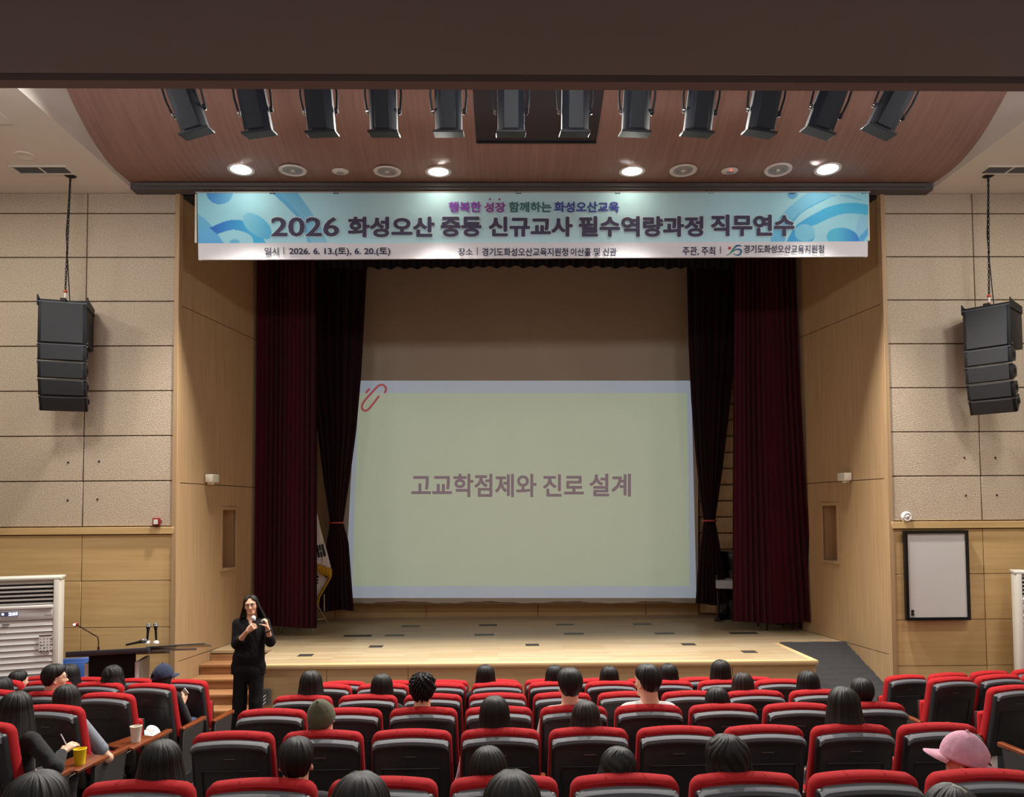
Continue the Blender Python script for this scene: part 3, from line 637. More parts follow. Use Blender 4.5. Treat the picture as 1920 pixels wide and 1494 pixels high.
curtain('darker left inner curtain gathered by a red tie beside the screen', [(560, 440), (575, 700), (592, 789), (606, 900), (618, 977), (611, 1025), (603, 1090), (597, 1145)], [(689, 440), (687, 500), (676, 702), (666.5, 808), (654, 900), (642, 980), (652, 1016), (659, 1110), (661.5, 1141)], 13.5, 7, .05, velvet2_m, 'inner curtains', tie=980, hem=2, seed=8)
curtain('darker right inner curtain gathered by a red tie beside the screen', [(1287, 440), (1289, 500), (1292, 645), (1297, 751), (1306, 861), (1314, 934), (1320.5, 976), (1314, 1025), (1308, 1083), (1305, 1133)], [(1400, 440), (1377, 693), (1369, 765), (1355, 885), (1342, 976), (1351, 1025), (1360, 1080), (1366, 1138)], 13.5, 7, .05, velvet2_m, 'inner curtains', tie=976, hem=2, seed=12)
root = thing('valance', 'dark navy border curtain hanging along the top of the stage', 'curtain', (0, 0, 0))
P = []; nu = 500
for j in range(12):
    for i in range(nu):
        s = i/(nu-1); x = 478+(1506-478)*s; yb_ = 499+2.2*abs(math.sin(s*60))+1.5*math.sin(s*9)
        P.append(at(x, 474+(yb_-474)*j/11, 12.75)+Vector((0, .05*math.sin(s*260), 0)))
m = MB(); m.grid(P, nu, 12); m.grid([p+Vector((0, .04, 0)) for p in P], nu, 12); m.build('drape', valance_m, root, ang=80)

# ------------------------------------------------------------------ line arrays
def line_array(px_, py_, Y, rz, lab, chain_px):
    c = at(px_, py_, Y); t = thing('line_array_speaker', lab, 'loudspeaker', c, rz)
    W = .265; up = Matrix.Identity(3)
    def cab(h, d, tilt, pos, sub):
        M = RX(tilt); T = .0 if sub else .06
        mb = MB(); P = []
        for z in (-h, 0):
            dz = 0 if z == 0 else 0
            zz = z
            P += [(-W, 0, zz), (W, 0, zz), (W-(0 if sub else .03), d, zz*.62-(h*.19 if not sub else 0)*1 if not sub else zz), (-W+(0 if sub else .03), d, zz*.62-h*.19 if not sub else zz)]
        mb.hexa(P); mb.sub(0, M, pos); o = mb.build('cabinet', black_m, t, bev=.006)
        g = MB().box((-W+.035, -.012, -h+.012), (W-.035, .004, -.012)); g.sub(0, M, pos); g.build('grille', grille_m, o, bev=.004, seg=1)
        g = MB().box((-W, -.008, -.014), (W, .0, 0)); g.sub(0, M, pos); g.build('trim_bar', grey_d, o, sm=False)
        hz = -h*.5; hs = .03 if not sub else .045
        for s_ in (-1, 1):
            g = MB().box((s_*(W-.004)-.006, d*.42, hz-hs), (s_*(W-.004)+.006, d*.42+hs*1.6, hz+hs)); g.sub(0, M, pos); g.build('handle_recess', dark_m, o, sm=False)
            g = MB()
            for dz in (-.02, -h+.02): g.ball((s_*(W+.004), .03, dz), .009, 8, 5)
            g.sub(0, M, pos); g.build('bolt', steel_m if s_ > 0 else black_m, o)
        return Vector(pos)+M @ Vector((0, 0, -h-.006))
    pos = cab(.51, .46, 0, Vector((0, 0, 0)), True)
    for h, tl in ((.205, R(3)), (.21, R(8)), (.205, R(14)), (.19, R(24))): pos = cab(h, .27, tl, pos, False)
    for s_ in (-1, 1):
        MB().prism([(s_*W, -.01, -.05), (s_*W, -.01, .075), (s_*W, .08, .05), (s_*W, .44, .03), (s_*W, .46, -.06)], (s_*.012, 0, 0)).build('side_plate', black_m, t)
    MB().box((-W, .05, .01), (W, .08, .035)).box((-W, .38, .01), (W, .41, .035)).box((-.03, .0, .01), (.03, .46, .05)).build('flying_frame', black_m, t)
    MB().tube([(0, .14, .04), (0, .14, .09)], .014, 8).build('shackle', mat('orange_shackle', (190, 80, 40), .5), t)
    MB().tube([(0, .14, .085), (0, .14, .15)], .016, 8).build('hook_block', white_m, t)
    MB().ball((0, .14, .165), .024).build('hook', mat('orange_shackle', (190, 80, 40), .5), t)
    # chain up to the ceiling, leaning to its ceiling fixing
    top = onz(*chain_px, 6.79); Mi = RZ(-rz); tv = Mi @ (top-c); a = Vector((0, .14, .18)); n = int((tv-a).length/.034); m = MB()
    dr = (tv-a).normalized(); sd = dr.orthogonal().normalized(); s2 = dr.cross(sd)
    for k in range(n):
        p = a+(tv-a)*((k+.5)/n); q = sd if k % 2 else s2
        pts = [p+dr*.022*math.cos(2*PI*j/8)+q*.011*math.sin(2*PI*j/8) for j in range(9)]; m.tube(pts, .005, 5, cap=False)
    m.build('chain', black_m, t)
    m = MB().tube([a+Vector((.05, 0, -.12)), a+Vector((.03, .01, .15)), a+(tv-a)*.5+Vector((-.02, .01, 0)), tv], .007, 6); m.build('cable', black_m, t)
    MB().lathe([(0, -.03), (.05, -.012), (.07, 0)], tv, 14).build('ceiling_cap', black_m, t)
grey_d = mat('trim_charcoal', (70, 72, 76), .4)
line_array(117.5, 566, 9.75, R(17), 'black line array loudspeaker hanging by chain at the left', (132, 330))
line_array(1848, 576, 9.75, R(-49), 'black line array loudspeaker hanging by chain at the right, turned inward', (1853, 330))

# ------------------------------------------------------------------ fittings on the walls
def box_on(name, lab, cat, p, rz, w_, d_, h_, m_, extra=None, bev=.008):
    t = thing(name, lab, cat, p, rz); MB().box((-w_/2, -d_, -h_/2), (w_/2, 0, h_/2)).build('housing', m_, t, bev=bev); return t
for (px_, py_), (A, n, d, _), lab, sg in (((389, 897), AL, 'small cream wall speaker on the left alcove wall above the niche', 1), ((1592, 894), AR, 'small cream wall speaker on the right alcove wall above the niche', -1)):
    p = onplane(px_, py_, A, n); rz = math.atan2(n.y, n.x)+PI/2
    t = box_on('wall_speaker', lab, 'wall speaker', p+n*.03, rz+sg*R(-28)*0, .2, .1, .11, cream_m)
    t.location = p+n*.02
    MB().box((-.085, -.106, -.042), (.085, -.1, .042)).build('grille', mat('cream_grille', (206, 202, 182), .7, bump=((200, 200, 200), .6, .003)), t)
    MB().box((-.04, -.06, -.085), (.04, 0, -.05)).build('bracket', cream_m, t)
p = at(295, 978, 10.29); t = box_on('fire_alarm_button', 'small red framed call point on the felt wall left of the stage', 'alarm', p, 0, .09, .05, .1, mat('alarm_red', (130, 30, 30), .4))
MB().box((-.026, -.055, -.03), (.026, -.049, .03)).build('cover', white_m, t); MB().tube([(.045, -.02, .03), (.07, -.04, .01), (.06, -.03, -.02)], .006, 6).build('lever', mat('alarm_red', (130, 30, 30), .4), t)
p = at(1699, 969, 10.29); t = thing('wall_siren', 'round white ringed fitting on the felt wall above the framed board', 'siren', p); t.rotation_euler = (PI/2, 0, 0)
MB().lathe([(0, .045), (.02, .045), (.03, .03), (.05, .04), (.062, .025), (.072, .005), (.072, 0)], n=28).build('cover', white_m, t)
MB().lathe([(.0, .052), (.014, .05), (.016, .044)], n=16).build('centre_cap', vm, t)
# framed board
q = [at(1704, 1157, 10.24), at(1813, 1157, 10.24), at(1810, 1000, 10.24), at(1701, 1000, 10.24)]
c = (q[0]+q[1]+q[2]+q[3])/4; t = thing('framed_board', 'blank whiteboard in a black frame on the right oak wall', 'board', c)
W_, H_ = (q[1]-q[0]).length/2, (q[3]-q[0]).length/2; k = .04
MB().box((-W_, -.0, -H_), (W_, .03, H_)).build('board_face', board_m, t, sm=False)
MB().box((-W_-k, -.015, -H_-k), (W_+k, .035, -H_)).box((-W_-k, -.015, H_), (W_+k, .035, H_+k)).box((-W_-k, -.015, -H_), (-W_, .035, H_)).box((W_, -.015, -H_), (W_+k, .035, H_)).build('frame', blackg_m, t, sm=False)
for z in (.06, .02): MB().lathe([(0, .008), (.018, .008), (.02, 0)], (-W_+.045, -.002, -H_+z+.02), 14, RX(PI/2)).build('magnet', black_m, t)
# small fittings either side
p = onplane(1512, 1030, AR[0], AR[1]); t = box_on('wall_switch_box', 'slim black control box beside the right curtain on the oak wall', 'control box', p, math.atan2(AR[1].y, AR[1].x)+PI/2, .1, .06, .3, black_m)
MB().ball((.0, -.062, -.02), .008, 8, 5).build('indicator_light', mat('white_led', (255, 255, 255), .3, emit=((255, 255, 255), 3)), t)
p = at(497, 1306, 10.11); t = thing('floor_socket_panel', 'grey connector panel with cables plugged in on the stage front', 'socket panel', p)
MB().box((-.075, -.012, -.1), (.075, 0, .1)).build('plate', mat('plate_grey', (128, 128, 126), .4, .3), t, bev=.002, seg=1)
for k in range(4):
    z = .07-k*.042; MB().lathe([(0, .02), (.012, .02), (.014, 0)], (.02, -.012, z), 12, RX(PI/2)).build('connector', chrome_m, t)
    MB().tube([(.02, -.02, z), (.01, -.06, z-.005), (-.03, -.09, z-.05), (-.07, -.12, z-.14), (-.1, -.16, -.72)], .006 if k else .009, 6).build('cable', (black_m, grey_m, grey_m, grey_m)[k], t)

# ------------------------------------------------------------------ air conditioners
def aircon(lab, corner, rz, W, full, flip=1):
    t = thing('air_conditioner', lab, 'air conditioner', (corner.x, corner.y, -.06), rz)
    Ht = corner.z+.06; D = .36
    # origin: front corner nearest the stage; body extends along -x*flip
    X = lambda a: -flip*a
    def bx(a0, a1, y0, y1, z0, z1):
        x0, x1 = sorted((X(a0), X(a1))); return ((x0, y0, z0), (x1, y1, z1))
    MB().box(*bx(0, W, .03, D, 0, Ht-.02)).build('cabinet', mat('aircon_body', (206, 202, 190), .45), t, bev=.012)
    MB().box(*bx(-.012, W+.012, .0, D+.01, Ht-.035, Ht)).build('top_cap', mat('aircon_top', (190, 188, 176), .5), t, bev=.008)
    MB().box(*bx(0, .06, -.005, .04, .02, Ht-.035)).build('side_pillar', mat('aircon_body', (206, 202, 190), .45), t, bev=.008)
    MB().box(*bx(W-.06, W, -.005, .04, .02, Ht-.035)).build('side_pillar', mat('aircon_body', (206, 202, 190), .45), t, bev=.008)
    zt, zb = Ht-.075, Ht-.315
    MB().box(*bx(.06, W-.06, .028, .034, zb, zt)).build('outlet_recess', dark_m, t, sm=False)
    for k in range(5):
        z = zt-.035-k*.047; x0, x1 = sorted((X(.06), X(W-.06)))
        MB().hexa([(x0, .0, z-.010), (x1, .0, z-.010), (x1, .03, z+.004), (x0, .03, z+.004), (x0, .0, z+.004), (x1, .0, z+.004), (x1, .03, z+.016), (x0, .03, z+.016)]).build('louvre', mat('louvre_grey', (176, 170, 164), .4), t, sm=False)
    MB().box(*bx(.06, W-.06, -.02, .03, zb-.04, zb)).build('ledge', white_m, t, bev=.008)
    MB().box(*bx(.06, W-.06, -.006, .03, zb-.165, zb-.042)).build('control_panel', mat('aircon_panel', (196, 194, 188), .4), t, bev=.004)
    z = zb-.172; n = int((z-.05)/.068)
    for k in range(n):
        x0, x1 = sorted((X(.06), X(W-.06))); z1 = z-k*.068; z0 = z1-.06
        MB().hexa([(x0, -.004, z0), (x1, -.004, z0), (x1, .03, z0), (x0, .03, z0), (x0, .008, z1), (x1, .008, z1), (x1, .03, z1), (x0, .03, z1)]).build('front_slat', mat('slat_white', (222, 220, 216), .4), t, sm=False)
    MB().box(*bx(.06, W-.06, .022, .03, .03, z)).build('slat_recess', dark_m, t, sm=False)
    if full:
        zc = zb-.09; led = mat('display_led', (220, 230, 255), .3, emit=((220, 228, 255), 5)); ov = Vector((X(0), 0, 0))
        x0, x1 = sorted((X(.405), X(.58))); MB().box((x0, -.009, zc-.02), (x1, -.004, zc+.025)).build('display', mat('display_dark', (90, 96, 140), .2), t)
        lettering('25', lambda u, v: Vector((X(.50)+.07*u, -.011, zc-.013+.032*v)), led, t, .03, name='display_digits')
        MB().lathe([(0, .002), (.012, .002), (.012, 0)], (X(.555), -.01, zc+.004), 12, RX(PI/2)).build('display_light', led, t)
        lettering('1', lambda u, v: Vector((X(.425)+.012*u, -.011, zc-.010+.032*v)), led, t, .03, name='display_digits')
        for k in range(6): MB().lathe([(0, .002), (.007, .002), (.007, 0)], (X(.59-.034*k), -.007, zc-.035), 10, RX(PI/2)).build('button', grey_m, t)
        MB().box((X(.14), -.008, zc-.028), (X(.07), -.005, zc-.022)).build('badge', grey_m, t)
        MB().box((X(.56), -.012, z-.035), (X(.49), -.003, z-.027)).build('badge', black_m, t)
        zs = z-.17; x0, x1 = sorted((X(.065), X(.195)))
        o = MB().box((x0, -.014, zs-.18), (x1, -.008, zs)).build('notice_sheet', mat('paper', (228, 226, 222), .7), t)
        MB().box((x0, -.016, zs-.01), (x1, -.008, zs)).build('heading_bar', black_m, o)
        rr = random.Random(4); m = MB()
        for a in range(5):
            for b in range(4):
                xx = x0+.012+b*.033; zz = zs-.04-a*.033; m.box((xx, -.0155, zz-.004-.01*rr.random()), (xx+.008+.016*rr.random(), -.0135, zz))
        m.build('print_marks', mat('ink_grey', (70, 70, 70), .8), o, sm=False)
    else:
        zc = zb-.07; MB().lathe([(0, .002), (.011, .002), (.011, 0)], (X(.075), -.007, zc), 14, RX(PI/2)).build('logo', black_m, t)
        lettering('LG', lambda u, v: Vector((X(.092)+.04*u, -.0085, zc-.01+.02*v)), mat('ink_dark', (50, 50, 54), .6), t, .03)
    return t
aircon('white floor standing air conditioner with glowing display at the far left wall', at(112, 1081, 9.35), R(20), .95, True, 1)
aircon('white floor standing air conditioner cut by the right picture edge', at(1905, 1071, 9.75), R(-24), .95, False, -1)

# ------------------------------------------------------------------ lectern desk, microphones, blue chair
def mic(name, lab, p, M, parent_lab=None, silver=True):
    t = thing(name, lab, 'microphone', p); t.rotation_euler = M.to_euler()
    MB().lathe([(.0, -.115), (.010, -.115), (.0115, -.11), (.014, .02), (.02, .06), (.022, .062), (.022, .072), (0, .072)], n=16).build('handle', black_m, t)
    MB().lathe([(.02, .072), (.026, .085), (.027, .1), (.022, .118), (.012, .128), (0, .13)], n=16).build('head_grille', mat('mic_mesh' if silver else 'mic_mesh_dark', (214, 214, 220) if silver else (96, 96, 98), .4, .1, bump=((900, 900, 900), .5, .002)), t)
    MB().lathe([(.0265, .088), (.029, .092), (.0265, .096)], n=16).build('band', steel_m, t)
    return t
a, b = at(133, 1224, 9.2), at(285, 1208, 9.45)
cx, cy = (a.x+b.x)/2, (a.y+b.y)/2; rz = R(7)
t = thing('lectern_desk', 'grey and black lectern desk with a long side shelf, left of the stairs', 'lectern', (cx, cy, fz(cy)), rz)
hz = at(210, 1213, cy).z-fz(cy); Wd = (b-a).length/2
MB().hexa([(-Wd-.02, -.16, hz-.075), (Wd+.02, -.16, hz-.05), (Wd+.12, .35, hz-.15), (-Wd-.02, .35, hz-.16), (-Wd-.02, -.16, hz-.012), (Wd+.02, -.16, hz+.01), (Wd+.12, .35, hz-.11), (-Wd-.02, .35, hz-.12)]).build('desk_top', mat('lectern_top', (52, 55, 60), .4), t, bev=.006)
mg = mat('lectern_grey', (196, 192, 184), .5)
MB().box((-Wd+.16, -.1, 0), (-Wd+.2, .32, hz-.16)).build('side_panel', mg, t, bev=.004); MB().box((Wd-.14, -.1, 0), (Wd-.1, .32, hz-.16)).build('side_panel', mg, t, bev=.004)
MB().box((-Wd+.2, -.08, .02), (Wd-.14, -.06, hz-.05)).build('front_panel', mat('lectern_black', (22, 22, 25), .7, spec=.2), t, sm=False)
MB().box((-Wd+.25, -.05, .3), (Wd-.18, .28, .33)).build('inner_shelf', mg, t, sm=False)
MB().hexa([(Wd-.02, -.12, hz-.0), (Wd+.62, -.10, hz+.02), (Wd+.62, .26, hz-.07), (Wd-.02, .26, hz-.09), (Wd-.02, -.12, hz+.015), (Wd+.62, -.10, hz+.035), (Wd+.62, .26, hz-.055), (Wd-.02, .26, hz-.075)]).build('side_shelf', mat('glass_shelf', (84, 100, 104), .15), t, bev=.004)
MB().box((Wd-.02, -.08, hz-.05), (Wd+.52, -.04, hz-.035)).build('shelf_rail', grey_m, t)
MB().box((-Wd+.1, -.02, 0), (-Wd+.16, .4, .04)).build('foot', black_m, t, bev=.004)
dm = t; Mz = RZ(rz); base = Vector((cx, cy, fz(cy)))
def on_desk(x, y, z): return base+Mz @ Vector((x, y, z))
g = thing('gooseneck_microphone', 'thin gooseneck microphone with a red lit ring on the lectern desk', 'microphone', on_desk(-Wd+.28, -.02, hz-.05))
top = at(142, 1170, 9.0); e_ = top-g.location; k = Vector((at(175, 1190, 9.3)-g.location))
MB().lathe([(0, 0), (.035, 0), (.035, .01), (.012, .02), (.012, .06), (0, .06)], n=16).build('base', black_m, g)
MB().tube([(0, 0, .03), (0, 0, .12), Vector((-.01, 0, .17)), e_*.45+Vector((0, 0, .09)), e_], .006, 8).build('stem', black_m, g)
MB().ball(e_, .027, 12, 8).build('capsule', mat('mic_red', (120, 30, 30), .4), g)
MB().lathe([(.0, .02), (.011, .018), (.013, .0)], e_+Vector((.0, -.02, 0)), 12, RX(PI/2)).build('indicator_light', mat('mic_glow', (255, 180, 160), .4, emit=((255, 170, 150), 4)), g)
pa, pb = at(277, 1205, 9.42), at(292, 1204, 9.42)
for p_, l_, lab in ((pa, R(4), 'black handheld microphone upright in stand on lectern, left of the pair'), (pb, R(-3), 'black handheld microphone upright in stand on lectern, right of the pair')):
    t = mic('microphone', lab, p_+Vector((0, 0, .12)), RY(l_), silver=False)
    t.scale = (1, 1, .82)
ms = thing('microphone_stand', 'small white cup base holding the two upright microphones', 'microphone stand', (pa+pb)/2+Vector((0, 0, -.01)))
for s_ in (-1, 1): MB().lathe([(0, 0), (.034, 0), (.034, .015), (.024, .03), (0, .03)], (s_*.047, 0, 0), 16).build('base', white_m, ms)
p_ = at(263, 1208, 9.32); t = mic('microphone', 'grey headed microphone lying on the lectern top', p_+Vector((-.05, 0, .02)), RY(R(78)), silver=False)
# blue chair behind the desk
def chair(name, lab, loc, rz, ms_, mb__, h=.85, z=.0, seat_z=.44):
    t = thing(name, lab, 'chair', loc, rz)
    MB().box((-.21, -.2, seat_z-.03), (.21, .2, seat_z+.02)).build('seat', ms_, t, bev=.02)
    MB().hexa([(-.2, .19, seat_z+.12), (.2, .19, seat_z+.12), (.2, .225, seat_z+.12), (-.2, .225, seat_z+.12), (-.18, .25, h), (.18, .25, h), (.18, .28, h), (-.18, .28, h)]).build('backrest', ms_, t, bev=.014)
    for sx in (-1, 1):
        MB().tube([(sx*.19, -.18, seat_z-.02), (sx*.2, -.2, 0)], .013, 8).build('leg', mb__, t)
        MB().tube([(sx*.19, .26, h-.1), (sx*.19, .2, seat_z), (sx*.2, .24, 0)], .013, 8).build('leg', mb__, t)
    return t
blue_m = mat('blue_plastic', (44, 84, 150), .5)
p_ = at(146, 1234, 9.95); hh = p_.z-fz(9.45)
t = chair('chair', 'blue backed chair standing behind the lectern desk', (p_.x+.02, 9.72, fz(9.5)), R(20), blue_m, black_m, h=hh)
MB().box((-.17, .235, .5), (.17, .25, hh-.05)).build('back_cushion', mat('blue_cushion', (52, 92, 160), .7), t, bev=.01)
# chairs / stands half hidden behind the big curtains
for i, (x, ry) in enumerate(((1427, 13.05), (1510, 13.05))):
    p_ = at(x, 1180, 12.75); chair('chair', 'black framed chair behind right curtain, only its legs visible, %s' % ('left one' if i == 0 else 'right one'), ((4.40, 4.98)[i], (12.73, 12.90)[i], SZ), R(180), black_m, black_m, h=.8)
for i, x in enumerate((520, 556)):
    p_ = at(x, 1180, 12.8); t = thing('music_stand', 'folded stand behind left curtain, thin feet showing below hem, %s' % ('left one' if i == 0 else 'right one'), 'stand', (p_.x, 12.75, SZ))
    MB().tube([(0, 0, .25), (0, 0, 1.1)], .012, 8).build('pole', steel_m, t)
    for a_ in (200, 340, 90): MB().tube([(0, 0, .3), (.24*math.cos(R(a_)), .16*math.sin(R(a_)), .0)], .008, 6).build('leg', steel_m, t)
    MB().hexa([(-.22, -.02, 1.0), (.22, -.02, 1.0), (.22, 0, 1.0), (-.22, 0, 1.0), (-.22, .1, 1.3), (.22, .1, 1.3), (.22, .12, 1.3), (-.22, .12, 1.3)]).build('desk', black_m, t)

# ------------------------------------------------------------------ flag on its stand
YF = 13.05
fl = thing('flag', 'white flag with black bar marks and gold fringe behind the left curtain', 'flag', (0, 0, 0))
def fp(x, y, o=0): return at(x, y, YF-o)
def fsheet(outline, nm, m_, dy, thick=.012):
    MB().prism([fp(x, y, dy) for x, y in outline], (0, thick, 0)).build(nm, m_, fl, sm=False)
fsheet([(570, 900), (588, 935), (595, 967), (603, 1000), (613, 1035), (620, 1062), (619, 1068), (607, 1060), (594, 1056), (570, 1052)], 'cloth', mat('flag_white', (214, 206, 198), .85, bump=((9, 9, 4), .8, .05)), 0)
fsheet([(570, 1062), (594, 1070), (606, 1079), (614, 1085), (607, 1098), (596, 1118), (580, 1135), (570, 1140)], 'cloth', mat('flag_white', (214, 206, 198), .85), -.06)
gold = mat('gold_fringe', (214, 168, 32), .6, noise=((70, 70, 10), (160, 116, 20), .3), bump=((140, 20, 20), .8, .01))
def fringe(pts, dx, dy, off):
    sp = spl(pts, 10); m = MB()
    for i in range(len(sp)-1):
        x, y = sp[i]; l = 1+.12*math.sin(i*2.3); a, b = fp(x, y, off), fp(x+dx*l, y+dy*l, off+.01*math.sin(i*1.7)); m.tube([a, a+(b-a)*.5+Vector((0, -.008, 0)), b], [.006, .008, .005], 5)
    m.build('fringe', gold, fl)
fringe([(570, 1048), (594, 1056), (607, 1061), (621, 1066)], 0, 17, .03)
fringe([(570, 1050), (594, 1057), (607, 1062), (619, 1067)], 0, 14, .02)
fringe([(622, 1066), (622, 1078), (619, 1086), (609, 1104), (600, 1120), (594, 1136)], -5, 4, .0)
fringe([(621, 1070), (620, 1082), (612, 1096), (604, 1110), (596, 1126)], -7, 6, -.02)
for pts in ([(593, 1023), (596, 1022), (600, 1044), (596.5, 1046)], [(597.5, 1022), (600.5, 1021), (602.3, 1031), (599, 1032)], [(600, 1034.5), (603, 1033.5), (605.2, 1043), (602, 1045)], [(602, 1021), (606, 1020), (611.5, 1042), (607.5, 1043.5)],
            [(588, 1079), (597.5, 1079), (597, 1083), (588, 1083)], [(588, 1086), (597, 1086), (596.5, 1089), (588, 1089)], [(588, 1091), (597, 1091.5), (596, 1094.5), (588, 1094)]):
    MB().prism([fp(x, y, .016 if y < 1060 else -.045) for x, y in pts], (0, .004, 0)).build('bar_mark', mat('flag_black', (24, 22, 28), .8), fl, sm=False)
fs_ = thing('flag_stand', 'thin pale metal stand carrying the fringed flag', 'stand', (0, 0, 0))
MB().tube([fp(582, 1160, -.1), fp(582, 900, -.1), fp(582, 700, -.1)], .014, 8).build('pole', steel_m, fs_)
MB().tube([fp(608, 1114, -.12), fp(608, 1146, -.12)], .008, 6).build('rod', mat('rod_cream', (196, 186, 166), .4), fs_)
zf_ = onz(615, 1168, SZ)
MB().tube([fp(595, 1134, -.1), Vector((zf_.x, zf_.y, SZ))], .008, 6).build('leg', mat('rod_cream', (196, 186, 166), .4), fs_)
MB().tube([fp(582, 1140, -.1), Vector((fp(570, 1160).x, 13.3, SZ))], .008, 6).build('leg', mat('rod_cream', (196, 186, 166), .4), fs_)
MB().tube([fp(582, 1140, -.1), Vector((fp(590, 1160).x, 12.9, SZ))], .008, 6).build('leg', mat('rod_cream', (196, 186, 166), .4), fs_)
MB().tube([fp(583, 1162, -.1), fp(609, 1160, -.1)], .007, 6).build('brace', mat('rod_cream', (196, 186, 166), .4), fs_)

# ------------------------------------------------------------------ upright piano
pl = at(1375, 1166, 12.85); pn = thing('upright_piano', 'black upright piano partly hidden behind the right curtain', 'piano', (3.66+.52*.906, 13.5-.52*.42, SZ), R(-25))
pi_h = 1.14
MB().box((-.52, .32, .0), (.52, .62, pi_h)).build('case', blackg_m, pn, bev=.012)
MB().box((-.54, .28, pi_h), (.54, .64, pi_h+.03)).build('lid', blackg_m, pn, bev=.008)
MB().box((-.52, .0, .60), (.52, .34, .68)).build('key_bed', blackg_m, pn, bev=.008)
MB().box((-.52, .0, .68), (-.46, .34, .78)).box((.46, .0, .68), (.52, .34, .78)).build('key_block', blackg_m, pn, bev=.008)
MB().box((-.46, .24, .68), (.46, .32, .84)).build('fall_board', blackg_m, pn, bev=.006)
MB().hexa([(-.50, -.012, .56), (-.06, -.012, .56), (-.06, .25, .70), (-.50, .25, .70), (-.50, -.016, .695), (-.06, -.016, .70), (-.06, .25, .72), (-.50, .25, .72)]).build('key_cover_cloth', mat('pale_cloth', (178, 182, 186), .8, bump=((20, 20, 20), .7, .02)), pn, bev=.004)
for k in range(22): MB().box((-.05+k*.0235, .03, .68), (-.05+k*.0235+.0215, .2, .695)).build('key', white_m, pn, sm=False)
for sx in (-.48, .48): MB().tube([(sx, .05, .6), (sx, .03, .45), (sx, .06, .15), (sx, .04, 0)], [.035, .026, .022, .03], 10).build('leg', blackg_m, pn)
MB().box((-.54, .02, 0), (-.44, .6, .07)).box((.44, .02, 0), (.54, .6, .07)).build('toe_block', blackg_m, pn, bev=.006)
for k in (-.08, 0, .08): MB().box((k-.015, .2, .05), (k+.015, .34, .065)).build('pedal', mat('brass', (190, 150, 70), .3, 1), pn, bev=.004)

# ------------------------------------------------------------------ auditorium seats (origin: floor under the backrest, facing +y)
def lean(z): return -.055+.10*((.92-z)/.5)**1.25 if z < .92 else -.055
def outline(w0, w1, z0, z1, r, arch, nside=7, ncorner=5):
    P = []
    for i in range(nside): t_ = i/(nside-1); P.append((w0+(w1-w0)*t_, z0+(z1-r-z0)*t_))
    for i in range(1, ncorner+1): a_ = PI/2*i/ncorner; P.append((w1-r+r*math.cos(a_), z1-r+r*math.sin(a_)))
    top_ = [(x, z1+arch*(1-(x/(w1-r))**2)) for x in np.linspace(w1-r, -(w1-r), 9)[1:-1]]
    return P+top_+[(-x, z) for x, z in P[::-1]]
def slabmesh(name, prof, y0, y1, inset, m_, parent, rings=((0, 1), (.35, 0), (.65, 0), (1, 1)), zc=.7):
    """a padded slab: the outline swept in y, pulled in at the faces by inset, following the reclined curve"""
    n = len(prof); m = MB(); P = []
    for t_, k in rings:
        y = y0+(y1-y0)*t_
        for x, z in prof: P.append((x*(1-k*inset/.24), y+lean(z), zc+(z-zc)*(1-k*inset/.24)))
    m.grid(P, n, len(rings), closeu=True); L_ = len(rings)
    m.f.append(tuple(range(n))[::-1]); m.m.append(0); m.f.append(tuple((L_-1)*n+i for i in range(n))); m.m.append(0)
    return m.build(name, m_, parent, ang=50)
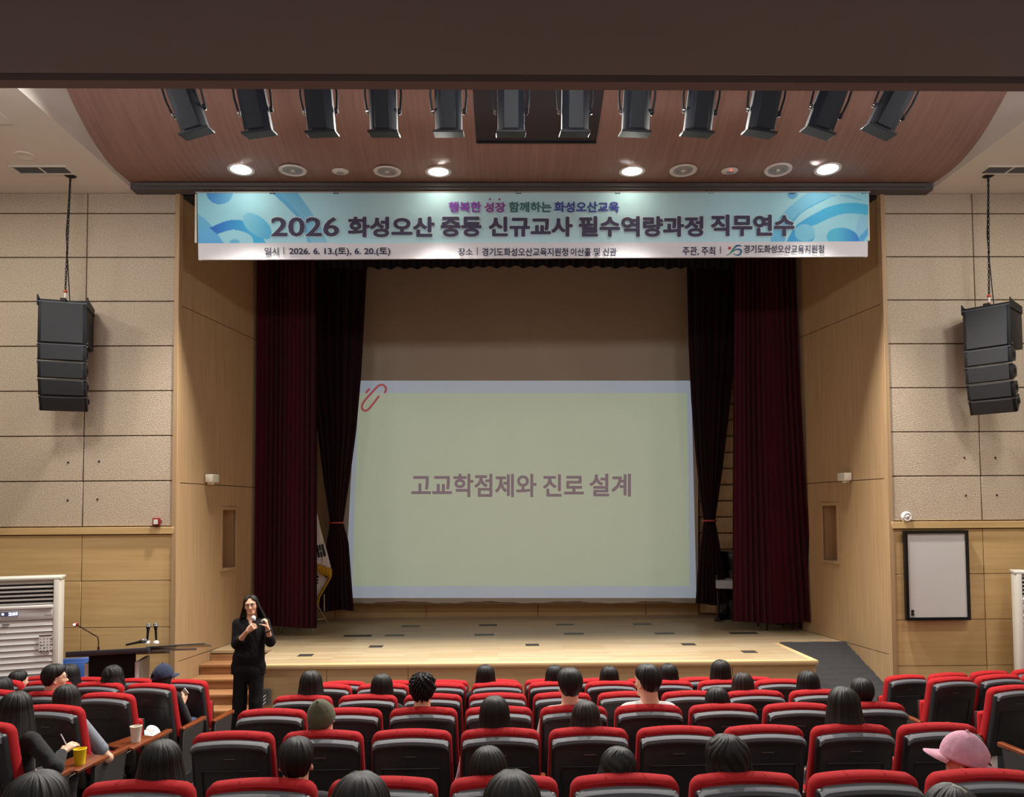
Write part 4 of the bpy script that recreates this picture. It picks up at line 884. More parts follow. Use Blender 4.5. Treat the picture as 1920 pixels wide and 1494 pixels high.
def make_seat(arms=(1,), tablet=False, down=False):
    t = thing('auditorium_seat', '', 'seat')
    cu = outline(.250, .238, .40, .905, .055, .012)
    slabmesh('cushion', cu, -.01, .085, .022, red_m, t, rings=((0, 1.0), (.10, .45), (.28, 0), (.75, 0), (.92, .4), (1, 1)))
    for sx in (-.085, .085): MB().tube([(sx*1.0, lean(.92)-.002, .893), (sx, lean(.92)+.012, .9135), (sx, lean(.92)+.05, .9145)], .0022, 5).build('seam', red_m, t)
    sh = outline(.234, .229, .30, .862, .026, .016)
    o = slabmesh('back_shell', sh, -.05, -.004, .012, shell_m, t, rings=((0, 1.2), (.22, .3), (.6, 0), (1, 0)), zc=.6)
    lipP = []; xs_ = np.linspace(-.222, .222, 17)
    m = MB()
    for x in xs_:
        z = .846+.018*(1-(x/.222)**2)-(.012 if abs(x) > .21 else 0); y = lean(.88)-.05
        lipP += [(x, y-.004, z-.026), (x, y-.016, z-.012), (x, y-.010, z+.004), (x, y+.016, z+.016), (x, y+.044, z+.018), (x, y+.05, z-.02)]
    m.grid(lipP, 6, 17, closeu=True); m.f += [tuple(range(6))[::-1], tuple(16*6+i for i in range(6))]; m.m += [0, 0]
    m.build('top_lip', mat('lip_lit_plastic', (84, 85, 90), .6, spec=.3), o, ang=35)  # paler than the shell: light caught by the upward face is painted in
    # recessed panel border and number plate
    y = lambda z: lean(z)-.0505
    m = MB()
    for (xa, za, xb, zb) in ((-.17, .70, .17, .70), (-.17, .36, .17, .36), (-.17, .36, -.17, .70), (.17, .36, .17, .70)):
        m.tube([(xa, y(za)-.0015, za), ((xa+xb)/2, y((za+zb)/2)-.0015, (za+zb)/2), (xb, y(zb)-.0015, zb)], .0035, 6)
    m.build('panel_rim', shell_m, o)
    z = .775; MB().box((-.034, y(z)-.004, z-.0035), (.034, y(z)+.004, z+.0015)).build('number_plate', mat('plate_silver', (120, 120, 116), .35, .7), o)
    # tipped-up seat
    if down:
        o2 = MB().box((-.22, .10, .36), (.22, .53, .44)).build('seat', red_m, t, bev=.03, seg=3)
        MB().box((-.21, .12, .335), (.21, .51, .362)).build('seat_pan', seatpan_m, o2, bev=.01)
    else:
        o2 = MB().box((-.20, .125, .38), (.20, .20, .66)).build('seat', red_m, t, bev=.03, seg=3)
        MB().box((-.19, .198, .39), (.19, .225, .65)).build('seat_pan', seatpan_m, o2, bev=.012)
    MB().tube([(-.24, .09, .41), (.24, .09, .41)], .014, 8).build('hinge_bar', black_m, t)
    for sx in arms:
        x = sx*.268
        a_ = MB().hexa([(x-.028, .06, .455), (x+.028, .06, .455), (x+.028, .48, .455), (x-.028, .48, .455), (x-.028, .06, .485), (x+.028, .06, .485), (x+.03, .48, .495), (x-.03, .48, .495)]).build('armrest', arm_m, t, bev=.012, seg=3)
        MB().lathe([(0, .004), (.009, .004), (.009, 0)], (x+.031, .44, .47), 10, RY(PI/2)).build('arm_bolt', chrome_m, a_)
        MB().prism([(x-.022, .02, .04), (x-.022, .36, .04), (x-.022, .44, .455), (x-.022, .07, .455)], (.044, 0, 0)).build('side_panel', mat('side_fabric', (44, 40, 40), .6), t, bev=.006, seg=1)
        MB().box((x-.03, .06, -.12), (x+.03, .3, .045)).build('foot', black_m, t, bev=.006, seg=1)
    if tablet:
        MB().hexa([(.04, .52, .455), (.33, .46, .455), (.33, .80, .455), (.10, .82, .455), (.04, .52, .475), (.33, .46, .475), (.33, .80, .475), (.10, .82, .475)]).build('writing_tablet', arm_m, t, bev=.006)
        MB().tube([(.268, .42, .44), (.268, .55, .45)], .012, 8).build('tablet_bracket', chrome_m, t)
    return t
protos = {}
OCC = [at(x_, y_, Y_).xy for x_, y_, Y_ in ((70, 1441, 2.62), (676, 1443, 2.62), (960, 1440, 2.62), (1783, 1466, 2.62), (303, 1384, 3.68), (556, 1378, 3.68), (916, 1396, 3.68), (1158, 1397, 3.68), (1362, 1377, 3.68), (1806, 1366, 3.75), (603, 1309, 4.98), (927, 1302, 4.98), (1098, 1311, 4.98), (1581, 1285, 4.98), (792, 1261, 5.83), (1067, 1251, 5.83), (1213, 1243, 5.83), (1344, 1286, 5.83), (1616, 1269, 5.83), (583, 1255, 6.75), (716, 1261, 6.75), (1392, 1259, 6.75), (1515, 1256, 6.75), (910, 1244, 7.65), (1040, 1245, 7.65), (1142, 1247, 7.65), (1253, 1242, 7.65), (1351, 1235, 7.65), (97, 1243, 7.08), (124, 1243, 8.0), (30, 1255, 8.1), (-2, 1268, 7.2), (206, 1245, 7.9), (300, 1243, 7.95), (118, 1281, 6.15), (22, 1294, 5.3))]
def seat(kind, loc, rz, lab, grp):
    arms, tab = {'c': ((1,), False), 'b': ((-1, 1), False), 't': ((-1, 1), True)}[kind]
    down = any(abs(ox-loc[0]) < .30 and -.1 < oy-loc[1] < .55 for ox, oy in OCC); key = (kind, down)
    if key not in protos: protos[key] = t = make_seat(arms, tab, down)
    else: t = dup(protos[key])
    t.location = loc; t.rotation_euler = (0, 0, rz); return tag(t, lab, 'seat', grp)
ORD = ['first', 'second', 'third', 'fourth', 'fifth', 'sixth', 'seventh', 'eighth', 'ninth']
ROWY = [3.585, 4.88, 5.73, 6.65, 7.55, 8.42]; ROWP = [(945, 1449), (938, 1362), (935, 1321.5), (933, 1297), (932, 1277), (931, 1272)]
RN = ['nearest visible row', 'second nearest row', 'third nearest row', 'fourth nearest row', 'second row from stage', 'row closest to stage']
SEATS = {}
for r_, (Y, (px_, py_)) in enumerate(zip(ROWY, ROWP)):
    c = at(px_, py_, Y+.02); z = c.z-.917
    for k in range(-3, 6):
        x = c.x+.53*k; yy = Y+.006*(k-1)**2*0; SEATS[(r_, k)] = (x, Y, z)
        seat('b' if k == -3 else 'c', (x, Y, z), R(0), 'red and black seat, centre block, %s, %s from left' % (RN[r_], ORD[k+3]), 'centre block seats')
LB = [(346, 1274, 8.5, 4), (281, 1281, 7.75, 4), (199, 1299, 6.9, 3), (95, 1322, 6.0, 2), (-46, 1353, 5.1, 1)]
LN = ['front row', 'second row', 'third row', 'fourth row', 'fifth row']
LS = {}
for r_, (px_, py_, Y, n) in enumerate(LB):
    c = at(px_, py_, Y-.05); z = c.z-.922; a_ = R(-9)
    for k in range(n):
        d_ = Vector((-.53*math.cos(a_), -.53*math.sin(a_), 0))*k; LS[(r_, k)] = (c.x+d_.x, Y+d_.y, z)
        seat('t' if (k == 0 and r_ in (3, 4)) else 'b' if k == 0 else 'c', (c.x+d_.x, Y+d_.y, z), a_, 'red and black seat, left block, %s, %s from the aisle' % (LN[r_], ORD[k]), 'left block seats')
RB = [(1700, 1265.5, 8.8, 5), (1785, 1269, 7.8, 3), (1903, 1285, 6.95, 2), (2030, 1315, 6.05, 1)]
for r_, (px_, py_, Y, n) in enumerate(RB):
    c = at(px_, py_, Y-.05); z = c.z-.922; a_ = R(9.5)
    for k in range(n):
        d_ = Vector((.53*math.cos(a_), .53*math.sin(a_), 0))*k
        seat('b' if k == 0 else 'c', (c.x+d_.x, Y+d_.y, z), a_, 'red and black seat, right block, %s, %s from the aisle' % (LN[r_], ORD[k]), 'right block seats')

# ------------------------------------------------------------------ people: one continuous surface per body (smooth union of limbs, then surface nets)
def V(*a): return np.array(a, float)
def sdf_mesh(prims, vox):
    lo = np.min([p['lo'] for p in prims if not p.get('sub')], 0)-.03; hi = np.max([p['hi'] for p in prims if not p.get('sub')], 0)+.03
    n = np.ceil((hi-lo)/vox).astype(int)+1; G = np.full(n, .5, np.float32)
    ax = [lo[i]+vox*np.arange(n[i]) for i in range(3)]
    for p in prims:
        k = p['k']; mg = max(.02, k+2*vox)
        i0 = np.clip(((p['lo']-mg-lo)/vox).astype(int), 0, n-1); i1 = np.clip(((p['hi']+mg-lo)/vox).astype(int)+2, 0, n)
        if (i1 <= i0).any(): continue
        X = ax[0][i0[0]:i1[0], None, None]; Y = ax[1][None, i0[1]:i1[1], None]; Z = ax[2][None, None, i0[2]:i1[2]]
        if p['t'] == 'cap':
            a, b, r0, r1 = p['a'], p['b'], p['r0'], p['r1']; d = b-a; L2 = d.dot(d)+1e-9
            t = np.clip(((X-a[0])*d[0]+(Y-a[1])*d[1]+(Z-a[2])*d[2])/L2, 0, 1)
            D = np.sqrt((X-a[0]-d[0]*t)**2+(Y-a[1]-d[1]*t)**2+(Z-a[2]-d[2]*t)**2)-(r0+(r1-r0)*t)
        else:
            c, r, M = p['c'], p['r'], p['M']; x, y, z = X-c[0], Y-c[1], Z-c[2]
            u = (x*M[0, 0]+y*M[1, 0]+z*M[2, 0])/r[0]; v = (x*M[0, 1]+y*M[1, 1]+z*M[2, 1])/r[1]; w_ = (x*M[0, 2]+y*M[1, 2]+z*M[2, 2])/r[2]
            k0 = np.sqrt(u*u+v*v+w_*w_); k1 = np.sqrt((u/r[0])**2+(v/r[1])**2+(w_/r[2])**2)+1e-6; D = k0*(k0-1)/k1
        g = G[i0[0]:i1[0], i0[1]:i1[1], i0[2]:i1[2]]
        if p.get('sub'):
            D = -D; h = np.maximum(k-np.abs(g-D), 0)/k; G[i0[0]:i1[0], i0[1]:i1[1], i0[2]:i1[2]] = np.maximum(g, D)+h*h*k*.25
        else:
            h = np.maximum(k-np.abs(g-D), 0)/k; G[i0[0]:i1[0], i0[1]:i1[1], i0[2]:i1[2]] = np.minimum(g, D)-h*h*k*.25
    S = G < 0; c = np.stack([S[i:n[0]-1+i, j:n[1]-1+j, k:n[2]-1+k] for i in (0, 1) for j in (0, 1) for k in (0, 1)])
    cnt = c.sum(0); act = (cnt > 0) & (cnt < 8); idx = np.argwhere(act); ids = np.full(act.shape, -1, int); ids[tuple(idx.T)] = np.arange(len(idx))
    acc = np.zeros((len(idx), 3)); num = np.zeros(len(idx)); cor = [(i, j, k) for i in (0, 1) for j in (0, 1) for k in (0, 1)]
    for a in cor:
        for d in range(3):
            if a[d] == 0:
                b = list(a); b[d] = 1; ga = G[tuple((idx+a).T)]; gb = G[tuple((idx+b).T)]; m_ = (ga < 0) != (gb < 0)
                t = np.where(m_, ga/(ga-gb+1e-12), 0); pt = np.array(a, float)+np.zeros((len(idx), 3)); pt[:, d] += t
                acc += pt*m_[:, None]; num += m_
    v = lo+vox*(idx+acc/num[:, None]); F_ = []
    for d in range(3):
        e1, e2 = (d+1) % 3, (d+2) % 3
        A = S[tuple(slice(0, n[i]-1) if i == d else slice(1, n[i]-1) for i in range(3))]
        B = S[tuple(slice(1, n[i]) if i == d else slice(1, n[i]-1) for i in range(3))]
        for flip, mk in ((0, A & ~B), (1, ~A & B)):
            q = np.argwhere(mk)
            if not len(q): continue
            base = q.copy(); base[:, e1] += 1; base[:, e2] += 1
            def cell(o1, o2):
                cc = base.copy(); cc[:, e1] += o1; cc[:, e2] += o2; return ids[tuple(cc.T)]
            quad = np.stack([cell(-1, -1), cell(0, -1), cell(0, 0), cell(-1, 0)], 1)
            F_.append(quad if not flip else quad[:, ::-1])
    return v, np.concatenate(F_)
def cap(a, b, r0, r1=None, k=.02, sub=False):
    a, b = np.array(a, float), np.array(b, float); r1 = r0 if r1 is None else r1; m_ = max(r0, r1)
    return dict(t='cap', a=a, b=b, r0=r0, r1=r1, k=k, lo=np.minimum(a, b)-m_, hi=np.maximum(a, b)+m_, sub=sub)
def eld(c, r, M=None, k=.02, sub=False):
    c, r = np.array(c, float), np.array(r, float); M = np.eye(3) if M is None else M; m_ = np.sqrt(((M*r)**2).sum(1))
    return dict(t='ell', c=c, r=r, M=M, k=k, lo=c-m_, hi=c+m_, sub=sub)
def xf(prims, M, o, s=1.0):
    out = []
    for p in prims:
        q = dict(p)
        if p['t'] == 'cap': out.append(cap(o+M@(p['a']*s), o+M@(p['b']*s), p['r0']*s, p['r1']*s, p['k']*s, p['sub']))
        else: out.append(eld(o+M@(p['c']*s), p['r']*s, M@p['M'], p['k']*s, p['sub']))
    return out
def rm(yaw=0, pitch=0, roll=0):    # yaw left positive, pitch up positive, roll
    return np.array(RZ(R(yaw)) @ RX(R(pitch)) @ RY(R(roll)))
def head_prims(ears=True, face=True):     # skull centre at 0, +y is the face
    P = [eld((0, -.012, .022), (.074, .092, .090), k=.02), eld((0, .018, -.035), (.060, .070, .082), k=.035), cap((-.02, .066, -.098), (.02, .066, -.098), .016, k=.03),
         cap((0, -.02, -.07), (0, -.035, -.19), .053, .056, k=.03)]
    if face:
        P += [cap((-.04, .07, .024), (.04, .07, .024), .012, k=.02), eld((-.037, .052, -.028), (.022, .024, .020), k=.02), eld((.037, .052, -.028), (.022, .024, .020), k=.02),
              eld((-.030, .092, .003), (.016, .014, .009), k=.012, sub=True), eld((.030, .092, .003), (.016, .014, .009), k=.012, sub=True),
              cap((0, .082, .004), (0, .103, -.032), .007, .0105, k=.012), eld((-.012, .094, -.036), (.008, .008, .007), k=.008), eld((.012, .094, -.036), (.008, .008, .007), k=.008),
              cap((-.018, .079, -.062), (.018, .079, -.062), .0065, k=.006), cap((-.015, .078, -.070), (.015, .078, -.070), .0075, k=.005)]
    if ears:
        for s_ in (-1, 1): P += [eld((s_*.076, -.008, -.012), (.007, .017, .030), rm(s_*-18, -8, 0), k=.008), cap((s_*.083, -.012, -.032), (s_*.079, .0, -.04), .008, k=.008), eld((s_*.085, -.004, -.008), (.006, .008, .016), k=.004, sub=True)]
    return P
def hand_prims(w_, d, n, s_, sz=1.0, curl=35, thumb=30, spread=4):
    """w_ wrist, d towards the fingers, n the way the palm faces, s_ the thumb side"""
    d = d/np.linalg.norm(d); n = n-d*n.dot(d); n /= np.linalg.norm(n); t = np.cross(d, n); s_ = t*np.sign(t.dot(s_) or 1)
    P = []; off = (.030, .010, -.010, -.029); ln = (.070, .079, .074, .057)
    for o_, l in zip(off, ln):
        kn = w_+d*.085*sz+s_*o_*sz; P.append(cap(w_+s_*o_*.55*sz+d*.012*sz, kn, .0145*sz, .0115*sz, k=.012))
        p = kn; a = R(curl*.6); dd = d*math.cos(R(spread*o_/.02))+s_*math.sin(R(spread*o_/.02))
        for f, r0, r1 in ((.45, .0095, .009), (.31, .009, .0082), (.24, .0082, .007)):
            q = p+(dd*math.cos(a)+n*math.sin(a))*l*f*sz; P.append(cap(p, q, r0*sz, r1*sz, k=.003)); p = q; a += R(curl)
    p = w_+d*.022*sz+s_*.024*sz; b = R(thumb)
    for f, r0, r1 in ((.040, .0145, .0115), (.032, .011, .010), (.026, .010, .008)):
        q = p+(d*math.cos(b)*.8+s_*math.cos(b)*.75*math.cos(b)+n*math.sin(b))*f*sz; P.append(cap(p, q, r0*sz, r1*sz, k=.008)); p = q; b += R(14)
    return P
def mesh_from(v, f, name, origin=(0, 0, 0)):
    me = bpy.data.meshes.new(name); me.from_pydata((v-np.array(origin)).tolist(), [], f.tolist()); me.polygons.foreach_set('use_smooth', [True]*len(me.polygons)); me.update(); return me
def paint_lips(me, M, o, s=1.0):
    n = len(me.polygons); c = np.empty(n*3); me.polygons.foreach_get('center', c); c = c.reshape(-1, 3); L_ = ((c-o)@M)/s
    mk = (np.abs(L_[:, 0]) < .020) & (L_[:, 1] > .076) & (np.abs(L_[:, 2]+.0655) < .0085-.3*np.abs(L_[:, 0])*.5); me.polygons.foreach_set('material_index', mk.astype(int))
# hair: strands fall from a crown point; 96+ meridians, ridged so the locks read
def nz(x, seeds): return sum(math.sin(x*f+p)*a for f, p, a in seeds)
def hair_mesh(kind, seed, flare=.2, length=.30, part=0.0, thick=.016, wave=0.0, front=52, side_long=True, start=0.0, gap=0):
    rnd = random.Random(seed); nu, nt_ = 216, 30
    S1 = [(int(rnd.uniform(*q)), rnd.uniform(0, 6.28), a) for q, a in (((5, 9), .0022), ((14, 22), .0018), ((30, 44), .0013), ((60, 80), .0008), ((90, 104), .0005))]
    S2 = [(int(rnd.uniform(*q)), rnd.uniform(0, 6.28), a) for q, a in (((3, 6), .010), ((10, 18), .006), ((25, 40), .004))]
    P = []; UV = []; inner = []
    for j in range(nt_):
        t = j/(nt_-1)
        for i in range(nu):
            ph = 2*PI*i/nu; a = abs((math.degrees(ph)+180) % 360-180)      # 0 back, 180 face
            a = min(180, a+gap*min(1, a/90)) if gap else a
            dx, dy = math.sin(ph), -math.cos(ph)
            if kind in ('short', 'curly'): th = np.interp(a, [0, 45, 70, 92, 112, 135, 180], [130, 126, 112, 84, 78, 66, 56]); drop = 0
            else:
                th = np.interp(a, [0, 100, 118, 132, 150, 180], [90, 90, 88, 70, 60, front]); drop = np.interp(a, [0, 60, 95, 112, 124, 134], [length, length, length*(1 if side_long else .8), length*(.95 if side_long else .5), length*.45 if side_long else .03, 0])
            arc = R(th)*.1; tot = arc+drop; s_ = (start+t*(tot-start))*(1+nz(ph, S2)*1.2 if t > .5 and drop > .05 else 1)
            sc_ = thick*(1-.75*t**3 if kind in ('short', 'curly') else 1)
            rx, ry, rz_ = .078+sc_*1.1, .094+sc_, .100+thick*.75
            if s_ <= arc: q = s_/.1; hr, hz = max(math.sin(q), 0)**.84, math.cos(q)*rz_; dn = 0
            else: q = R(th); hr = math.sin(q); hz = math.cos(q)*rz_; dn = s_-arc; hz -= dn
            fl = 1+flare*min(1, dn/.18)*(1 if dn < .2 else 1-.35*(dn-.2)/.2)
            if kind in ('short', 'curly') and q > PI/2: hr *= 1-.05*(q-PI/2)
            g = nz(ph+wave*math.sin(t*9+ph*2), S1)*min(1, t*6)*(.7 if kind == 'short' else .95)
            if part and dy > -.2 and abs(dx-part) < .12 and t < .55: g -= .004
            if kind == 'curly':
                g += .010*math.sin(ph*17+t*6)*math.sin(t*26+ph*5)+.007*math.sin(ph*31+t*17)+.005*rnd.uniform(-1, 1)
            r_ = 1+g/.09
            x, y, z = dx*rx*hr*fl*r_, dy*ry*hr*(fl if dy < 0 else 1)*r_-.008*(1-t), hz*(1+g*4)+.012
            if dn > .06: y += -.02*min(1, (dn-.06)/.12) if dy < .2 else 0
            P.append((x, y, z)); UV.append((i/nu, s_*2)); k = .93 if s_ <= arc else .86; inner.append((x*k, y*k, z-.010 if s_ <= arc else z))
    fs = []
    for j in range(nt_-1):
        for i in range(nu):
            a, b, c, d = j*nu+i, j*nu+(i+1) % nu, (j+1)*nu+(i+1) % nu, (j+1)*nu+i; fs.append((d, c, b, a)); N_ = nu*nt_; fs.append((a+N_, b+N_, c+N_, d+N_))
    e = (nt_-1)*nu; N_ = nu*nt_
    for i in range(nu): fs.append((e+N_+i, e+N_+(i+1) % nu, e+(i+1) % nu, e+i))
    me = bpy.data.meshes.new('hair'); me.from_pydata(P+inner, [], fs); uv = me.uv_layers.new(name='UVMap'); U2 = UV+UV
    li = np.empty(len(me.loops), int); me.loops.foreach_get('vertex_index', li); A = np.array(U2)[li]; uv.data.foreach_set('uv', A.ravel())
    me.polygons.foreach_set('use_smooth', [True]*len(me.polygons)); me.update(); return me
def add_hair(root, M, o, m_, s=1.0, **kw):
    me = hair_mesh(**kw); h = link('hair', me, root, [m_]); h.matrix_local = Matrix.Translation(Vector(o)) @ Matrix(M.tolist()).to_4x4() @ Matrix.Scale(s, 4); return h
def place(o, M, c, s=1.0): o.matrix_local = Matrix.Translation(Vector(c)) @ Matrix(M.tolist()).to_4x4() @ Matrix.Scale(s, 4); return o
def make_cap(root, M, c, m_, s=1.0, opening=True):
    nu, nt_ = 72, 18; m = MB(); P = []
    for lay in (0, 1):
        for j in range(nt_):
            th = R(2+92*j/(nt_-1))
            for i in range(nu):
                ph = 2*PI*i/nu; seam = 1-.008*math.exp(-((((math.degrees(ph)+30) % 60)-30)/2.2)**2); k = (1-.03*lay)*seam
                P.append((math.sin(ph)*.093*math.sin(th)*k, -math.cos(ph)*.112*math.sin(th)*k-.006, math.cos(th)*.118*k+.016-.012*(1+math.cos(ph))*math.sin(th)))
    fs = []
    for lay in (0, 1):
        for j in range(nt_-1):
            for i in range(nu):
                a_ = abs((i*5+180) % 360-180)
                if opening and a_ < 30 and 12.2+(a_/30)**2*3.2 < j+.5 < 15.6: continue
                a, b = lay*nu*nt_+j*nu+i, lay*nu*nt_+j*nu+(i+1) % nu; fs.append((a, b, b+nu, a+nu) if lay else (a+nu, b+nu, b, a))
    for lay in (0,):
        for i in range(nu): a, b = (nt_-1)*nu+i, (nt_-1)*nu+(i+1) % nu; N_ = nu*nt_; fs.append((a+N_, b+N_, b, a))
    me = bpy.data.meshes.new('cap'); me.from_pydata(P, [], fs); me.polygons.foreach_set('use_smooth', [True]*len(fs)); me.update()
    cp = link('cap', me, root, [m_]); place(cp, M, c, s)
    m = MB(); P = []; n1, n2 = 17, 8
    for lay in (0, 1):
        for j in range(n2):
            for i in range(n1):
                a = R(-62+124*i/(n1-1)); t = j/(n2-1); y0 = .112*math.cos(a)-.008; x0 = .092*math.sin(a)
                ext = .078*math.cos(a*1.25)*t if abs(a) < R(70) else 0
                P.append((x0*(1-.08*t), y0+ext*.95, .014-.012*t-.03*(x0/.09)**2*(.3+.5*t)+(-.003 if lay else 0)))
    for lay in (0, 1):
        m.grid(P[lay*n1*n2:(lay+1)*n1*n2], n1, n2)
    v = m.build('visor', m_, cp, ang=80)
    MB().ball((0, -.006, .134), .008, 10, 6).build('button', m_, cp)
    if opening: MB().tube([(math.sin(a)*.094, -math.cos(a)*.113-.006, -.006) for a in np.linspace(R(-32), R(32), 12)], .006, 6).build('strap', m_, cp)
    return cp
def glasses(root, M, c, s=1.0):
    m = MB()
    for s_ in (-1, 1):
        m.tube([(s_*.031+.021*math.cos(a), .098-.004*abs(math.cos(a)), .002+.018*math.sin(a)) for a in np.linspace(0, 2*PI, 21)], .0013, 6, cap=False)
        m.tube([(s_*.052, .094, .008), (s_*.074, .06, .008), (s_*.082, .0, .006), (s_*.080, -.012, -.006)], .0014, 6)
    m.tube([(-.010, .1, .006), (0, .103, .009), (.010, .1, .006)], .0014, 6)
    g = m.build('glasses', mat('glasses_frame', (60, 58, 60), .3, .7), root); place(g, M, c, s); return g
def face_bits(root, M, c, s=1.0):
    for s_ in (-1, 1):
        e = MB().ball((s_*.030, .0765, .003), .0115, 14, 10).build('eye', eyew_m, root); place(e, M, c, s)
        i = MB().ball((s_*.030, .0832, .0035), .0062, 12, 8).build('iris', iris_m, e)
        l = MB().tube([(s_*.018, .0875, .004), (s_*.030, .0905, .010), (s_*.043, .085, .004)], [.0015, .0034, .0015], 6).build('eyelash', brow_m, e)
        b = MB().tube([(s_*.014, .090, .023), (s_*.030, .089, .028), (s_*.048, .077, .022)], [.0022, .003, .0012], 6).build('eyebrow', brow_m, root); place(b, M, c, s)
HC = V(0, .105, 1.115)
def seated_prims(cl=False, R_arm=None, L_arm=None, cy=True, lean_=0.0):
    e = .013 if cl else 0; P = []
    P += [eld((0, .12, .53), (.165+e, .12+e, .11+e), k=.04), eld((0, .09, .70), (.135+e*1.5, .095+e, .16), k=.05), eld((0, .075, .84), (.165+e, .10+e, .13), k=.05),
          cap((-.13, .07, .905), (.13, .07, .905), .052+e, k=.05)]
    arms = {}
    for s_, ar in ((1, R_arm), (-1, L_arm)):
        sh = V(s_*.165, .075, .895); el, wr, d, n = ar or (V(s_*.23, .10, .64), V(s_*.15, .33, .60), V(-s_*.3, 1, -.15), V(0, 0, -1))
        arms[s_] = (sh, el, wr, d, n)
        P += [cap(sh, el if cl != 'short' else sh+(el-sh)*.72, .047+e*(1.6 if cl == 'short' else 1), .038+e*(1.9 if cl == 'short' else 1), k=.03)]
        if cl != 'short': P += [cap(el, wr if not cl else el+(wr-el)*.9, .038+e, .026+e, k=.02)]
    return P, arms
def seated(R_arm=None, L_arm=None, hM=None, hc=None, vox=.010, face=False, ears=True):
    hM = np.eye(3) if hM is None else hM; hc = HC if hc is None else hc
    P, arms = seated_prims(False, R_arm, L_arm)
    P += [cap((0, .07, .92), hc+hM@V(0, -.02, -.09), .058, .054, k=.04)]
    for s_ in (-1, 1):
        P += [cap((s_*.09, .13, .51), (s_*.11, .52, .50), .078, .058, k=.03), cap((s_*.11, .52, .48), (s_*.11, .50, .09), .052, .036, k=.03), cap((s_*.11, .48, .05), (s_*.12, .66, .035), .038, .032, k=.03)]
        sh, el, wr, d, n = arms[s_]; P += hand_prims(wr, d, n, V(-s_, 0, .2), .95, 25, 20)
    P += xf(head_prims(ears, face), hM, hc)
    v, f = sdf_mesh(P, vox); return mesh_from(v, f, 'body')
def seated_shirt(R_arm=None, L_arm=None, short=False, vox=.011):
    P, _ = seated_prims('short' if short else True, R_arm, L_arm); v, f = sdf_mesh(P, vox); return mesh_from(v, f, 'shirt')
def seated_trousers(vox=.012):
    P = [eld((0, .12, .52), (.175, .13, .10), k=.04)]
    for s_ in (-1, 1): P += [cap((s_*.09, .13, .51), (s_*.11, .52, .50), .092, .072, k=.03), cap((s_*.11, .52, .49), (s_*.11, .50, .13), .068, .060, k=.03)]
    v, f = sdf_mesh(P, vox); return mesh_from(v, f, 'trousers')
SHOE_ME = {}
for s_ in (-1, 1):
    v, f = sdf_mesh([eld((s_*.11, .47, .045), (.045, .06, .045), k=.03), cap((s_*.115, .50, .035), (s_*.12, .68, .03), .042, .036, k=.03)], .012); SHOE_ME[s_] = mesh_from(v, f, 'shoe'); SHOE_ME[s_].materials.append(black_m)
BODY_S = seated(); BODY_S.materials.append(skin_m); SHIRT_ME = seated_shirt(); TROU_ME = seated_trousers()
SHIRT_ME.materials.append(c_black); TROU_ME.materials.append(c_dark)
def ovr(o, m_): o.material_slots[0].link = 'OBJECT'; o.material_slots[0].material = m_
def person(lab, px_, py_, Y, rz=0, hair='long', hm=None, shirt=None, trousers=None, seed=1, yaw=0, pitch=0, roll=0, R_arm=None, L_arm=None, cap_m=None, spec=False, floor=None, glass=False, short_sleeve=False, dx=0, hs=1.0, cap_s=1.06, opening=True, group='seated audience', **hk):
    top_ = at(px_, py_, Y); zf = fz(Y-.1) if floor is None else floor
    s = (top_.z-zf)/1.252; ca, sa = math.cos(rz), math.sin(rz); off = V(-HC[1]*-sa*1, HC[1]*ca, 0)*s
    loc = (top_.x-off[0], Y-off[1], zf)
    t = thing('person', lab, 'person', loc, rz, group, s=s)
    def toloc(p): v = (Vector(p)-Vector(loc))/s; return np.array(RZ(-rz) @ v)
    def vloc(d): return np.array(RZ(-rz) @ Vector(d))
    if R_arm and len(R_arm[0]) == 4: R_arm = (toloc(at(*R_arm[0][:3])), toloc(at(*R_arm[1][:3])), vloc(R_arm[2]), vloc(R_arm[3]))
    hM = rm(yaw, pitch, roll)
    cust = spec or R_arm or L_arm or yaw or pitch or roll
    if cust:
        b = link('body', seated(R_arm, L_arm, hM, None, .008, face=True), t, [skin_m, lip_m]); paint_lips(b.data, hM, HC)
        sh = link('shirt', seated_shirt(R_arm, L_arm, short_sleeve, .010) if (R_arm or L_arm or short_sleeve) else SHIRT_ME, t, [shirt] if (R_arm or L_arm or short_sleeve) and shirt else [])
        if not sh.data.materials: sh.data.materials.append(c_black)
        if sh.data == SHIRT_ME: ovr(sh, shirt or c_black)
        face_bits(t, hM, HC)
    else:
        b = link('body', BODY_S, t); sh = link('shirt', SHIRT_ME, t); ovr(sh, shirt or c_black)
    tr = link('trousers', TROU_ME, t); ovr(tr, trousers or c_dark)
    for s_ in (-1, 1): link('shoe', SHOE_ME[s_], t)
    if cap_m: make_cap(t, hM, HC+hM@V(0, 0, -.004), cap_m, cap_s, opening=opening)
    if glass: glasses(t, hM, HC)
    kw = dict(kind=hair, seed=seed, thick=.022); kw.update(hk)
    if hair == 'long': kw.setdefault('length', .30); kw['kind'] = 'long'
    if hair == 'bob': kw['kind'] = 'long'; kw.setdefault('length', .15); kw.setdefault('flare', .28)
    if cap_m: kw['thick'] = .004; kw['start'] = .105
    if hair == 'short': kw.setdefault('thick', .022)
    if hair == 'curly': kw['kind'] = 'curly'
    add_hair(t, hM, HC, hm or hair_black, hs, **kw)
    return t

